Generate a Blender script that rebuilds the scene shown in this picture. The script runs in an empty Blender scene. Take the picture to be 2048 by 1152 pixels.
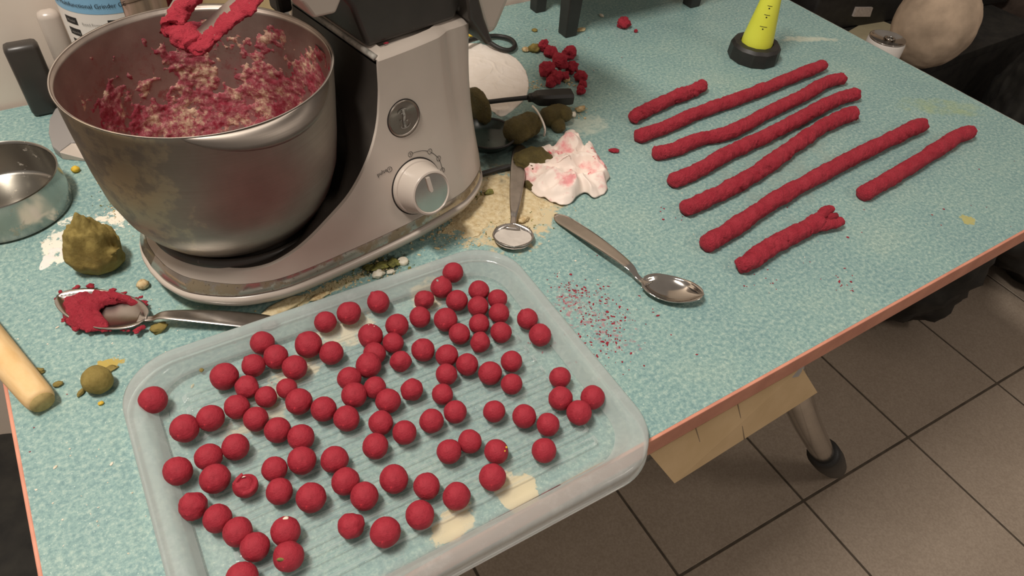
import bpy, bmesh, math, random
import numpy as np
from mathutils import Vector, Matrix, noise

random.seed(7)
SC = bpy.context.scene
COL = SC.collection

# ------------------------------------------------------------------ camera
FPX = 1433.36
ROT = np.array([[0.8441179, 0.33921141, -0.41521151],
                [-0.53172137, 0.62904537, -0.56707522],
                [0.06882849, 0.69945517, 0.71135441]])
CAM = np.array([0.0, 0.0, 0.55])
cam_data = bpy.data.cameras.new('camera')
cam = bpy.data.objects.new('camera', cam_data)
COL.objects.link(cam)
m4 = Matrix([list(ROT[i]) + [CAM[i]] for i in range(3)] + [[0, 0, 0, 1]])
cam.matrix_world = m4
cam_data.sensor_width = 36.0
cam_data.lens = FPX / 2048 * 36.0
cam_data.clip_start = 0.01
cam_data.clip_end = 50
SC.camera = cam

# ------------------------------------------------------------------ world, light, exposure
W = bpy.data.worlds.new('room_ambient'); SC.world = W
W.use_nodes = True
bg = W.node_tree.nodes['Background']
bg.inputs[0].default_value = (0.80, 0.70, 0.62, 1)
bg.inputs[1].default_value = 0.31

def area(name, loc, target, sx, sy, power, color):
    d = bpy.data.lights.new(name, 'AREA'); d.shape = 'RECTANGLE'
    d.size = sx; d.size_y = sy; d.energy = power; d.color = color
    o = bpy.data.objects.new(name, d); COL.objects.link(o)
    o.location = loc
    v = Vector(target) - Vector(loc)
    o.rotation_euler = v.to_track_quat('-Z', 'Y').to_euler()
    return o
area('ceiling_lamp', (-0.35, 0.42, 1.75), (0.35, 0.45, 0), 0.50, 0.14, 33, (1.0, 0.93, 0.85))
area('second_ceiling_lamp', (1.6, -1.3, 1.75), (0.4, 0.4, 0), 0.6, 0.25, 9, (1.0, 0.90, 0.80))
SC.view_settings.view_transform = 'Standard'
SC.view_settings.look = 'None'
SC.view_settings.exposure = 0.0
SC.view_settings.gamma = 1.0
SC.view_settings.use_curve_mapping = False

# ------------------------------------------------------------------ placing helpers
def ray(px, py):
    return ROT @ np.array([px - 1024.0, -(py - 576.0), -FPX])
def at(px, py, z=0.0):
    d = ray(px, py); t = (z - CAM[2]) / d[2]
    q = CAM + t * d
    return Vector((float(q[0]), float(q[1]), float(q[2])))
def on_plane(px, py, p0, n):
    d = ray(px, py); p0 = np.array(p0, float); n = np.array(n, float)
    t = (n @ (p0 - CAM)) / (n @ d); q = CAM + t * d
    return Vector((float(q[0]), float(q[1]), float(q[2])))
def m_of(px_len, p):
    """size in metres of a length of px_len pixels at point p"""
    q = ROT.T @ (np.array(p) - CAM)
    return px_len * float(-q[2]) / FPX

# ------------------------------------------------------------------ materials
def lin(h):
    if isinstance(h, str):
        h = h.lstrip('#'); c = [int(h[i:i+2], 16) / 255 for i in (0, 2, 4)]
    else: c = h
    return tuple((x / 12.92 if x <= 0.04045 else ((x + 0.055) / 1.055) ** 2.4) for x in c) + (1,)
class NT:
    def __init__(s, name):
        s.m = bpy.data.materials.new(name); s.m.use_nodes = True
        s.t = s.m.node_tree; s.p = s.t.nodes['Principled BSDF']; s.out = s.t.nodes['Material Output']
    def n(s, kind, **kw):
        o = s.t.nodes.new(kind)
        for k, v in kw.items(): setattr(o, k, v)
        return o
    def l(s, a, b): s.t.links.new(a, b)
    def obj(s):
        if not hasattr(s, '_o'): s._o = s.n('ShaderNodeTexCoord').outputs['Object']
        return s._o
    def noise(s, scale, detail=4, rough=0.55, vec=None, dist=0.0):
        o = s.n('ShaderNodeTexNoise'); o.inputs['Scale'].default_value = scale
        o.inputs['Detail'].default_value = detail; o.inputs['Roughness'].default_value = rough
        o.inputs['Distortion'].default_value = dist
        s.l(vec if vec is not None else s.obj(), o.inputs['Vector']); return o.outputs['Fac']
    def ramp(s, fac, stops, interp='LINEAR'):
        o = s.n('ShaderNodeValToRGB'); e = o.color_ramp.elements; o.color_ramp.interpolation = interp
        while len(e) < len(stops): e.new(0.5)
        for i, (p, c) in enumerate(stops):
            e[i].position = p; e[i].color = c if len(c) == 4 else tuple(c) + (1,)
        s.l(fac, o.inputs[0]); return o.outputs[0]
    def mix(s, fac, a, b, blend='MIX'):
        o = s.n('ShaderNodeMix', data_type='RGBA', blend_type=blend)
        for sock, v in ((o.inputs[0], fac), (o.inputs[6], a), (o.inputs[7], b)):
            if hasattr(v, 'is_linked') or hasattr(v, 'links'): s.l(v, sock)
            elif isinstance(v, (int, float)): sock.default_value = v
            else: sock.default_value = v
        return o.outputs[2]
    def math(s, op, a, b=None, clamp=False):
        o = s.n('ShaderNodeMath', operation=op, use_clamp=clamp)
        for sock, v in ((o.inputs[0], a), (o.inputs[1], b)):
            if v is None: continue
            if isinstance(v, (int, float)): sock.default_value = v
            else: s.l(v, sock)
        return o.outputs[0]
    def bump(s, h, strength=0.3, dist=0.001):
        o = s.n('ShaderNodeBump'); o.inputs['Strength'].default_value = strength
        o.inputs['Distance'].default_value = dist
        s.l(h, o.inputs['Height']); s.l(o.outputs[0], s.p.inputs['Normal'])
def set_p(p, rough=0.5, metal=0.0, spec=None, sss=None):
    p.inputs['Roughness'].default_value = rough; p.inputs['Metallic'].default_value = metal
    if spec is not None: p.inputs['Specular IOR Level'].default_value = spec
def simple(name, c1, c2=None, scale=60, rough=0.5, metal=0.0, bump=0.0, bdist=0.001, bscale=None, spec=None, detail=5, lo=0.35, hi=0.65):
    t = NT(name); set_p(t.p, rough, metal, spec)
    f = t.noise(scale, detail)
    t.l(t.ramp(f, [(lo, lin(c1)), (hi, lin(c2 or c1))]), t.p.inputs['Base Color'])
    if bump: t.bump(t.noise(bscale or scale * 2, 5), bump, bdist)
    return t.m

def stain_or_shade(t, col, x, y, rx, ry, ang, color, strength=1.0, nscale=60, thr=0.5, edge=0.25, soft=0.08):
    """adds a patch of spilled matter or painted shade with its own ragged shape to a surface"""
    mp = t.n('ShaderNodeMapping'); mp.vector_type = 'TEXTURE'
    mp.inputs['Location'].default_value = (x, y, 0); mp.inputs['Rotation'].default_value = (0, 0, math.radians(ang))
    mp.inputs['Scale'].default_value = (rx, ry, 1)
    t.l(t.obj(), mp.inputs['Vector'])
    sx = t.n('ShaderNodeSeparateXYZ'); t.l(mp.outputs[0], sx.inputs[0])
    d2 = t.math('ADD', t.math('MULTIPLY', sx.outputs[0], sx.outputs[0]), t.math('MULTIPLY', sx.outputs[1], sx.outputs[1]))
    fall = t.math('SUBTRACT', 1.0, d2, clamp=True)
    n = t.noise(nscale, 6, 0.65)
    v = t.math('ADD', t.math('MULTIPLY', fall, edge), n)
    # visible where noise + falloff passes the threshold and we are inside the patch
    v = t.math('DIVIDE', t.math('SUBTRACT', v, thr + edge * 0.5), soft, clamp=True)
    inside = t.math('MULTIPLY', fall, 5.0, clamp=True)
    v = t.math('MULTIPLY', t.math('MULTIPLY', v, inside), strength)
    return t.mix(v, col, lin(color))

M = {}
def build_materials():
    # mottled teal laminate with its spills and one partly painted shadow
    t = NT('teal_laminate'); set_p(t.p, 0.42, 0, 0.35)
    a = t.ramp(t.noise(11, 7, 0.65), [(0.30, lin('#789596')), (0.52, lin('#88a5a0')), (0.72, lin('#a3b6a8'))])
    b = t.ramp(t.noise(230, 5, 0.7), [(0.36, lin('#5c8083')), (0.5, lin('#83a29d')), (0.66, lin('#b6c8ba'))])
    c = t.mix(0.62, a, b)
    sp = t.ramp(t.noise(520, 2, 0.5), [(0.66, (0, 0, 0)), (0.72, (1, 1, 1))])
    c = t.mix(t.math('MULTIPLY', sp, 0.55), c, lin('#dfe9dc'))
    P = lambda x, y: tuple(at(x, y, 0))[:2]
    def st(px, py, rx, ry, ang, color, **k):
        nonlocal c
        x, y = P(px, py); c = stain_or_shade(t, c, x, y, rx, ry, ang, color, **k)
    st(135, 480, .032, .050, -30, '#e9e6d6', nscale=75, thr=.50, edge=.3, soft=.05)
    st(225, 440, .030, .024, 0, '#e6dfcd', nscale=110, thr=.52, edge=.25, soft=.05)
    st(1020, 410, .105, .075, 35, '#c9b995', nscale=70, thr=.42, edge=.35, soft=.10)
    st(690, 660, .050, .030, 10, '#d9cdb0', nscale=50, thr=.50, edge=.3, soft=.10)
    st(600, 740, .050, .022, 20, '#d6c7a6', nscale=50, thr=.52, edge=.3, soft=.08)
    st(860, 590, .035, .030, 20, '#dbd0b2', nscale=50, thr=.50, edge=.3, soft=.10)
    st(520, 840, .060, .035, 20, '#cdbfa2', nscale=45, thr=.54, edge=.3, soft=.08, strength=.8)
    st(1035, 985, .022, .026, 20, '#dcc9a2', nscale=60, thr=.42, edge=.4, soft=.05)
    st(905, 1050, .026, .016, 20, '#dcc9a2', nscale=60, thr=.42, edge=.4, soft=.05)
    st(1180, 640, .050, .090, 20, '#a97077', nscale=160, thr=.60, edge=.15, soft=.08, strength=.75)
    st(1140, 600, .030, .024, 0, '#a04a55', nscale=260, thr=.60, edge=.18, soft=.05, strength=.9)
    st(1885, 215, .090, .030, -35, '#a5b06c', nscale=45, thr=.44, edge=.3, soft=.25, strength=.42)
    st(1935, 440, .012, .012, 0, '#b7ad62', nscale=140, thr=.45, edge=.4, soft=.06, strength=.8)
    st(1620, 78, .080, .014, -25, '#c9cbb6', nscale=60, thr=.46, edge=.3, soft=.15, strength=.7)
    st(1560, 330, .20, .10, 25, '#8e9a8f', nscale=30, thr=.50, edge=.3, soft=.25, strength=.45)
    st(1030, 300, .070, .095, 0, '#2c332c', nscale=35, thr=.40, edge=.4, soft=.18, strength=.85)  # grime round the olive dough, with the shadow there painted in
    st(1170, 250, .045, .030, 0, '#c3cbbb', nscale=60, thr=.46, edge=.3, soft=.15, strength=.6)
    st(380, 625, .060, .02, 0, '#8ea481', nscale=90, thr=.50, edge=.3, soft=.2, strength=.5)
    st(640, 585, .07, .010, 5, '#cfc19a', nscale=120, thr=.47, edge=.3, soft=.08)
    st(215, 730, .018, .010, 0, '#b09a4e', nscale=150, thr=.48, edge=.3, soft=.06)
    st(270, 385, .05, .04, 0, '#7d8d79', nscale=60, thr=.5, edge=.3, soft=.2, strength=.6)
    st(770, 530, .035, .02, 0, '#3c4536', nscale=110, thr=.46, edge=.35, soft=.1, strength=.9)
    st(1400, 1100, .08, .05, 0, '#c9a0a0', nscale=110, thr=.55, edge=.3, soft=.1)
    t.l(c, t.p.inputs['Base Color'])
    t.bump(t.noise(500, 3), 0.08, 0.0005)
    M['laminate'] = t.m
    M['edge_band'] = simple('salmon_edge_band', '#c4826c', '#d6937a', 30, 0.45)
    M['board_core'] = simple('table_underside', '#8b7a66', '#7a6a58', 30, 0.8)
    # floor tile
    t = NT('brown_floor_tile'); set_p(t.p, 0.55, 0, 0.3)
    c = t.ramp(t.noise(7, 6, 0.6), [(0.3, lin('#a08f7e')), (0.7, lin('#ac9b8a'))])
    c = t.mix(0.25, c, t.ramp(t.noise(240, 3), [(0.35, lin('#75695a')), (0.65, lin('#b8aa98'))]))
    c = t.mix(t.ramp(t.noise(60, 6, 0.7), [(0.66, (0, 0, 0)), (0.74, (.5, .5, .5))]), c, lin('#a08c7c'))
    t.l(c, t.p.inputs['Base Color']); t.bump(t.noise(120, 4), 0.1, 0.001); M['tile'] = t.m
    M['grout'] = simple('dark_grout', '#4a4035', '#5a4f42', 50, 0.9)
    M['wall'] = simple('cream_wall_paint', '#e6d6c6', '#eaddce', 8, 0.7, bump=0.1, bscale=80)
    # dough
    t = NT('red_dough'); set_p(t.p, 0.62, 0, 0.28)
    c = t.ramp(t.noise(90, 5, 0.6), [(0.3, lin('#932330')), (0.7, lin('#a7303d'))])
    c = t.mix(t.ramp(t.noise(420, 3), [(0.60, (0, 0, 0)), (0.72, (.8, .8, .8))]), c, lin('#831b28'))
    c = t.mix(t.ramp(t.noise(200, 2), [(0.70, (0, 0, 0)), (0.76, (.8, .8, .8))]), c, lin('#cf3b44'))
    t.l(c, t.p.inputs['Base Color']); t.bump(t.math('ADD', t.noise(160, 6, 0.7), t.math('MULTIPLY', t.noise(520, 4, 0.7), .6)), 0.5, 0.0020)
    rr = t.ramp(t.noise(45, 3), [(0.60, (.66, .66, .66)), (0.74, (.42, .42, .42))]); t.l(rr, t.p.inputs['Roughness'])
    M['red'] = t.m
    t = NT('red_dough_roll'); set_p(t.p, 0.70, 0, 0.22)
    c = t.ramp(t.noise(60, 5, 0.6), [(0.3, lin('#b53141')), (0.7, lin('#c84351'))])
    c = t.mix(t.ramp(t.noise(330, 4), [(0.58, (0, 0, 0)), (0.72, (.7, .7, .7))]), c, lin('#9b2231'))
    t.l(c, t.p.inputs['Base Color']); t.bump(t.math('ADD', t.noise(110, 6, 0.7), t.math('MULTIPLY', t.noise(430, 5, 0.75), .9)), 0.95, 0.0045); M['red_roll'] = t.m
    t = NT('olive_dough'); set_p(t.p, 0.75, 0, 0.2)
    c = t.ramp(t.noise(70, 6, 0.7), [(0.3, lin('#7a6938')), (0.55, lin('#8f7e47')), (0.75, lin('#a08f5a'))])
    t.l(c, t.p.inputs['Base Color']); t.bump(t.noise(150, 7, 0.75), 0.6, 0.002); M['olive'] = t.m
    t = NT('dark_olive_dough'); set_p(t.p, 0.45, 0, 0.4)
    c = t.ramp(t.noise(70, 6, 0.7), [(0.3, lin('#5a4f2b')), (0.6, lin('#786b3c')), (0.8, lin('#92855a'))])
    t.l(c, t.p.inputs['Base Color']); t.bump(t.math('ADD', t.noise(130, 6, 0.7), t.math('MULTIPLY', t.noise(420, 5, 0.75), .9)), 1.0, 0.005); M['dark_olive'] = t.m
    M['tan_crumb'] = simple('tan_crumb', '#a98a5c', '#d8c59a', 220, 0.85, bump=.6, bscale=300)
    M['flour'] = simple('cream_flour', '#d9c9a4', '#c2ac82', 200, 0.95, bump=.8, bscale=350, bdist=.002)
    M['yellow_bit'] = simple('yellow_bit', '#d8b53a', '#c49b2d', 200, 0.8)
    M['green_bit'] = simple('dark_green_debris', '#4b4a22', '#8d8a44', 160, 0.8, bump=.5)
    M['white_bit'] = simple('white_crumb', '#e6dfcf', '#cfc4ac', 200, 0.8)
    # metals
    t = NT('brushed_steel'); set_p(t.p, 0.5, 1.0)
    t.p.inputs['Anisotropic'].default_value = 0.75
    tg = t.n('ShaderNodeTangent', direction_type='RADIAL', axis='Z'); t.l(tg.outputs[0], t.p.inputs['Tangent'])
    c = t.ramp(t.noise(25, 4), [(0.3, lin('#8f867d')), (0.7, lin('#9f958b'))])
    c = stain_or_shade(t, c, -.085, -.07, .05, .09, 0, '#bfae94', nscale=50, thr=.52, edge=.2, soft=.1, strength=.55)
    t.l(c, t.p.inputs['Base Color'])
    mp = t.n('ShaderNodeMapping'); mp.inputs['Scale'].default_value = (2, 2, 400); t.l(t.obj(), mp.inputs['Vector'])
    nn = t.noise(3, 3, 0.5, vec=mp.outputs[0])
    t.l(t.ramp(nn, [(0.3, (.42, .42, .42)), (0.7, (.54, .54, .54))]), t.p.inputs['Roughness'])
    M['steel'] = t.m
    t = NT('bowl_inner_steel'); set_p(t.p, 0.42, 0.7)
    c = t.ramp(t.noise(40, 5), [(0.3, lin('#8e8178')), (0.7, lin('#a3968b'))])
    sx = t.n('ShaderNodeSeparateXYZ'); t.l(t.obj(), sx.inputs[0])
    low = t.math('DIVIDE', t.math('SUBTRACT', 0.215, sx.outputs[2]), 0.10, clamp=True)
    msk = t.math('MULTIPLY', t.ramp(t.noise(28, 6, 0.7), [(0.38, (0, 0, 0)), (0.60, (1, 1, 1))]), low)
    c = t.mix(t.math('MULTIPLY', msk, .75), c, lin('#8a4048'))
    msk2 = t.math('MULTIPLY', t.ramp(t.noise(75, 6, 0.75), [(0.52, (0, 0, 0)), (0.60, (1, 1, 1))]), low)
    c = t.mix(t.math('MULTIPLY', msk2, .8), c, lin('#8c2434'))
    t.l(c, t.p.inputs['Base Color'])
    t.l(t.math('SUBTRACT', 0.70, t.math('MULTIPLY', msk, 0.6)), t.p.inputs['Metallic'])
    M['steel_in'] = t.m
    t = NT('bowl_residue'); set_p(t.p, 0.7, 0, 0.3)
    c = t.ramp(t.noise(42, 7, 0.75), [(0.42, lin('#8d2436')), (0.50, lin('#a8656a')), (0.58, lin('#cdb093'))])
    c = t.mix(t.ramp(t.noise(150, 5, 0.7), [(0.45, (0, 0, 0)), (0.62, (1, 1, 1))]), c, lin('#96404b'))
    t.l(c, t.p.inputs['Base Color']); t.bump(t.noise(240, 6, .7), 0.7, 0.002); M['residue'] = t.m
    M['polished'] = simple('polished_steel', '#b8b2aa', '#c8c2ba', 30, 0.12, 1.0)
    M['dull_steel'] = simple('dull_spoon_steel', '#a8a29c', '#bab4ae', 60, 0.28, 1.0)
    t = NT('floured_tin'); set_p(t.p, 0.32, 1.0)
    c = t.ramp(t.noise(30, 4), [(0.3, lin('#a8a49c')), (0.7, lin('#b8b4ac'))])
    mk = t.ramp(t.noise(48, 6, .65), [(0.60, (0, 0, 0)), (0.66, (1, 1, 1))])
    c = t.mix(t.math('MULTIPLY', mk, .7), c, lin('#d8ccb8')); t.l(c, t.p.inputs['Base Color'])
    t.l(t.math('SUBTRACT', 1.0, t.math('MULTIPLY', mk, .8)), t.p.inputs['Metallic'])
    t.l(t.math('ADD', 0.26, t.math('MULTIPLY', mk, .5)), t.p.inputs['Roughness'])
    M['tin'] = t.m
    # plastics
    M['grey_plastic'] = simple('silver_grey_plastic', '#b9ada1', '#beb2a6', 20, 0.27, 0.0, spec=.5)
    t = NT('silver_base_strip'); set_p(t.p, 0.16, 0.75)
    c = t.ramp(t.noise(20, 3), [(0.3, lin('#a89f95')), (0.7, lin('#b4aba1'))])
    mk = t.ramp(t.noise(38, 5, .6), [(0.50, (0, 0, 0)), (0.58, (1, 1, 1))])
    c = t.mix(t.math('MULTIPLY', mk, .8), c, lin('#9d8c70'))
    c = t.mix(t.ramp(t.noise(330, 3), [(0.64, (0, 0, 0)), (0.70, (.8, .8, .8))]), c, lin('#5d5140'))
    t.l(c, t.p.inputs['Base Color']); t.l(t.math('ADD', 0.16, t.math('MULTIPLY', mk, .5)), t.p.inputs['Roughness'])
    M['base_strip'] = t.m
    t = NT('black_plastic'); set_p(t.p, 0.35, 0, 0.5)
    c = t.ramp(t.noise(30, 5), [(0.3, lin('#35312d')), (0.7, lin('#403b36'))])
    c = t.mix(t.ramp(t.noise(90, 5, .7), [(0.66, (0, 0, 0)), (0.74, (.5, .5, .5))]), c, lin('#7a7268'))
    t.l(c, t.p.inputs['Base Color']); M['black_plastic'] = t.m
    M['black'] = simple('matt_black', '#211f1d', '#2b2926', 40, 0.5)
    M['dark_line'] = simple('dark_gap', '#1c1815', None, 40, 0.8)
    M['ink'] = simple('black_ink', '#1d1b1a', None, 40, 0.6)
    M['dusty'] = simple('dusty_grey_edge', '#6d6a63', '#b0aaa0', 90, 0.6, bump=.4, bscale=200)
    M['yellow'] = simple('neon_yellow_plastic', '#dbe04a', '#e0e552', 20, 0.4, spec=.4)
    M['paper'] = simple('white_paper', '#e8ded2', '#efe6dc', 60, 0.85)
    t = NT('red_smeared_tissue'); set_p(t.p, 0.9, 0, 0.2)
    mk = t.ramp(t.noise(38, 5, .6), [(0.52, (0, 0, 0)), (0.68, (1, 1, 1))])
    c = t.mix(t.math('MULTIPLY', mk, .75), lin('#ecdcd0'), lin('#d8737a'))
    c = t.mix(t.ramp(t.noise(85, 4, .6), [(0.66, (0, 0, 0)), (0.71, (.9, .9, .9))]), c, lin('#c42a40'))
    t.l(c, t.p.inputs['Base Color']); M['tissue'] = t.m
    M['dish_dark'] = simple('dark_green_glaze', '#2f3a36', '#3c4944', 30, 0.3)
    M['film'] = simple('pale_film', '#b9b0a6', '#c6bdb2', 60, 0.45)
    t = NT('wood_handle'); set_p(t.p, 0.55, 0, 0.3)
    mp = t.n('ShaderNodeMapping'); mp.inputs['Scale'].default_value = (1, 1, 8); t.l(t.obj(), mp.inputs['Vector'])
    c = t.ramp(t.noise(30, 5, vec=mp.outputs[0]), [(0.3, lin('#d9b27a')), (0.7, lin('#e8c896'))])
    t.l(c, t.p.inputs['Base Color']); M['wood'] = t.m
    M['wood_end'] = simple('wood_end_grain', '#a8905a', '#bda36a', 200, 0.8)
    M['cardboard'] = simple('tan_hardboard', '#c4a77c', '#cdb086', 30, 0.8, bump=.1, bscale=200)
    M['bag'] = simple('stained_canvas', '#ab9680', '#cfb69c', 14, 0.9, bump=.3, bscale=60, detail=7)
    M['sticker'] = simple('white_sticker', '#c9bdb4', '#b5a8a0', 150, 0.6)
    M['cloth_black'] = simple('black_fabric', '#171512', '#2b2822', 30, 0.8, bump=.4, bscale=60)
    M['brown'] = simple('brown_fabric', '#3a2d26', '#4e4036', 25, 0.85, bump=.4, bscale=60)
    M['cream_board'] = simple('cream_board', '#b4a888', '#c0b492', 20, 0.7)
    M['label_white'] = simple('label_white', '#e9e2da', None, 20, 0.5)
    M['label_blue'] = simple('label_blue', '#86b6d6', None, 20, 0.5)
    M['label_grey'] = simple('label_grey', '#8f8a86', None, 20, 0.5)
    t = NT('smoked_clear_plastic'); set_p(t.p, 0.2, 0, .5)
    mp = t.n('ShaderNodeMapping'); mp.inputs['Scale'].default_value = (60, 60, 3); t.l(t.obj(), mp.inputs['Vector'])
    c = t.ramp(t.noise(1.0, 3, vec=mp.outputs[0]), [(0.3, lin('#4a4038')), (0.5, lin('#8d7a68')), (0.7, lin('#b89a8a'))])
    t.l(c, t.p.inputs['Base Color']); M['smoked'] = t.m
    # milky translucent tray
    def tray_mat(key, base, nm):
      t = NT(nm)
      for n_ in list(t.t.nodes):
          if n_.type == 'BSDF_PRINCIPLED': t.t.nodes.remove(n_)
      tr = t.n('ShaderNodeBsdfTransparent'); tr.inputs[0].default_value = (0.97, 0.985, 0.98, 1)
      df = t.n('ShaderNodeBsdfDiffuse'); df.inputs[0].default_value = lin('#eef3f0')
      tl = t.n('ShaderNodeBsdfTranslucent'); tl.inputs[0].default_value = lin('#eef3f0')
      gl = t.n('ShaderNodeBsdfGlossy'); gl.inputs['Roughness'].default_value = 0.10
      m1 = t.n('ShaderNodeMixShader'); m1.inputs[0].default_value = 0.5; t.l(df.outputs[0], m1.inputs[1]); t.l(tl.outputs[0], m1.inputs[2])
      lw = t.n('ShaderNodeLayerWeight'); lw.inputs[0].default_value = 0.35
      fac = t.math('ADD', t.math('MULTIPLY', lw.outputs['Facing'], 0.45), base, clamp=True)
      sc = t.ramp(t.noise(60, 6, .7), [(0.5, (0, 0, 0)), (0.75, (.12, .12, .12))])
      fac = t.math('ADD', fac, sc, clamp=True)
      m2 = t.n('ShaderNodeMixShader'); t.l(fac, m2.inputs[0]); t.l(tr.outputs[0], m2.inputs[1]); t.l(m1.outputs[0], m2.inputs[2])
      fr = t.n('ShaderNodeFresnel'); fr.inputs[0].default_value = 1.40
      m3 = t.n('ShaderNodeMixShader'); t.l(t.math('MULTIPLY', fr.outputs[0], 0.9), m3.inputs[0]); t.l(m2.outputs[0], m3.inputs[1]); t.l(gl.outputs[0], m3.inputs[2])
      t.l(m3.outputs[0], t.out.inputs[0]); M[key] = t.m
    tray_mat('tray', .19, 'milky_clear_plastic'); tray_mat('tray_rib', .42, 'rib_light_line_plastic'); tray_mat('tray_rim', .44, 'milky_rim_plastic')  # thicker rib edges made milkier to paint in refracted light lines
build_materials()

# ------------------------------------------------------------------ mesh helpers
def mk(name, verts, faces, mat, parent=None, smooth=True, origin=None, mats=None, fmat=None, angle=None):
    me = bpy.data.meshes.new(name)
    if origin is not None: verts = [(v[0]-origin[0], v[1]-origin[1], v[2]-origin[2]) for v in verts]
    me.from_pydata([tuple(v) for v in verts], [], faces)
    for m_ in (mats or [mat]): me.materials.append(M[m_] if isinstance(m_, str) else m_)
    if fmat:
        for p, i in zip(me.polygons, fmat): p.material_index = i
    me.validate(); me.update()
    bm = bmesh.new(); bm.from_mesh(me); bmesh.ops.recalc_face_normals(bm, faces=bm.faces); bm.to_mesh(me); bm.free()
    if smooth:
        me.polygons.foreach_set('use_smooth', [True] * len(me.polygons))
        if angle is not None: me.set_sharp_from_angle(angle=math.radians(angle))
    o = bpy.data.objects.new(name, me); COL.objects.link(o)
    if origin is not None: o.location = origin
    if parent: o.parent = parent
    return o
def empty(name, loc, label, cat, group=None, rz=0.0):
    o = bpy.data.objects.new(name, None); COL.objects.link(o); o.location = loc; o.rotation_euler.z = rz
    o.empty_display_size = 0.02
    return tag(o, label, cat, group)
def tag(o, label, cat, group=None):
    o['label'] = label; o['category'] = cat
    if group: o['group'] = group
    return o
def struct(o): o['kind'] = 'structure'; return o
def stuff(o, label=None, cat=None):
    o['kind'] = 'stuff'
    if label: o['label'] = label; o['category'] = cat
    return o
def bevel(o, w=0.002, seg=2):
    b = o.modifiers.new('bevel', 'BEVEL'); b.width = w; b.segments = seg; b.limit_method = 'ANGLE'; b.angle_limit = math.radians(40)
    return o
def solid(o, th, off=-1):
    b = o.modifiers.new('solid', 'SOLIDIFY'); b.thickness = th; b.offset = off; return o
def box_vf(c, s, rz=0.0):
    hx, hy, hz = s[0]/2, s[1]/2, s[2]/2; cs, sn = math.cos(rz), math.sin(rz); v = []
    for z in (-hz, hz):
        for x, y in ((-hx, -hy), (hx, -hy), (hx, hy), (-hx, hy)):
            v.append((c[0]+x*cs-y*sn, c[1]+x*sn+y*cs, c[2]+z))
    return v, [(3, 2, 1, 0), (4, 5, 6, 7), (0, 1, 5, 4), (1, 2, 6, 5), (2, 3, 7, 6), (3, 0, 4, 7)]
def box(name, c, s, mat, parent=None, rz=0.0, bv=0.0, origin=None, smooth=False):
    v, f = box_vf(c, s, rz); o = mk(name, v, f, mat, parent, smooth, origin=origin)
    if bv: bevel(o, bv)
    return o
def loft_vf(rings, cap0=True, cap1=True, closed=True):
    n = len(rings[0]); v = [p for r in rings for p in r]; f = []
    for i in range(len(rings)-1):
        for j in range(n if closed else n-1):
            k = (j+1) % n; f.append((i*n+j, i*n+k, (i+1)*n+k, (i+1)*n+j))
    if cap0: f.append(tuple(reversed(range(n))))
    if cap1: f.append(tuple(range((len(rings)-1)*n, len(rings)*n)))
    return v, f
def lathe_vf(prof, seg=48, c=(0, 0, 0), cap0=False, cap1=False):
    rings = [[(c[0]+r*math.cos(2*math.pi*j/seg), c[1]+r*math.sin(2*math.pi*j/seg), c[2]+z) for j in range(seg)] for r, z in prof]
    return loft_vf(rings, cap0, cap1)
def lathe(name, prof, mat, parent=None, seg=48, c=(0, 0, 0), cap0=False, cap1=False, angle=None, origin=None):
    v, f = lathe_vf(prof, seg, c, cap0, cap1); return mk(name, v, f, mat, parent, True, angle=angle, origin=origin)
def catmull(pts, n):
    P = [Vector(p) for p in pts]; P = [P[0]*2-P[1]] + P + [P[-1]*2-P[-2]]; out = []
    for i in range(1, len(P)-2):
        for k in range(n):
            t = k/n
            out.append(0.5*((2*P[i]) + (-P[i-1]+P[i+1])*t + (2*P[i-1]-5*P[i]+4*P[i+1]-P[i+2])*t*t + (-P[i-1]+3*P[i]-3*P[i+1]+P[i+2])*t**3))
    out.append(P[-2]); return out
def tube_vf(path, rad, seg=12, cap=True, squash=1.0, rfun=None, up=Vector((0, 0, 1))):
    path = [Vector(p) for p in path]; rings = []
    for i, p in enumerate(path):
        d = (path[min(i+1, len(path)-1)] - path[max(i-1, 0)]).normalized()
        u = up if abs(d.dot(up)) < 0.95 else Vector((1, 0, 0))
        s = d.cross(u).normalized(); w = s.cross(d).normalized()
        r = rad[i] if isinstance(rad, (list, tuple)) else rad
        ring = []
        for j in range(seg):
            a = 2*math.pi*j/seg; rr = r*(rfun(i, a, p + s*(math.cos(a)*r) + w*(math.sin(a)*r*squash)) if rfun else 1.0)
            ring.append(p + s*(math.cos(a)*rr) + w*(math.sin(a)*rr*squash))
        rings.append(ring)
    return loft_vf(rings, cap, cap)
def tube(name, path, rad, mat, parent=None, seg=12, smooth=True, origin=None, n=None, **k):
    if n:
        m0 = len(path); path = catmull(path, n)
        if isinstance(rad, (list, tuple)):
            rad = [float(np.interp(i/n, range(m0), rad)) for i in range(len(path))]
    v, f = tube_vf(path, rad, seg, **k); return mk(name, v, f, mat, parent, smooth, origin=origin)
def prism_vf(outline, axis_fn, d0, d1):
    """outline 2-D points pushed between d0 and d1 by axis_fn(u, v, d)"""
    return loft_vf([[axis_fn(u, v, d0) for u, v in outline], [axis_fn(u, v, d1) for u, v in outline]])
def nz(p, s, seed=0.0): return noise.noise(Vector((p[0]*s+seed, p[1]*s-seed*1.7, p[2]*s+seed*.3)))
def fbm(p, s, seed=0.0, o=4):
    a, t = 1.0, 0.0
    for i in range(o): t += a*nz(p, s, seed+i*11.3); s *= 2.1; a *= 0.5
    return t
def ico(sub):
    bm = bmesh.new(); bmesh.ops.create_icosphere(bm, subdivisions=sub, radius=1.0)
    v = [x.co.copy() for x in bm.verts]; f = [tuple(x.index for x in q.verts) for q in bm.faces]; bm.free(); return v, f
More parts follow.
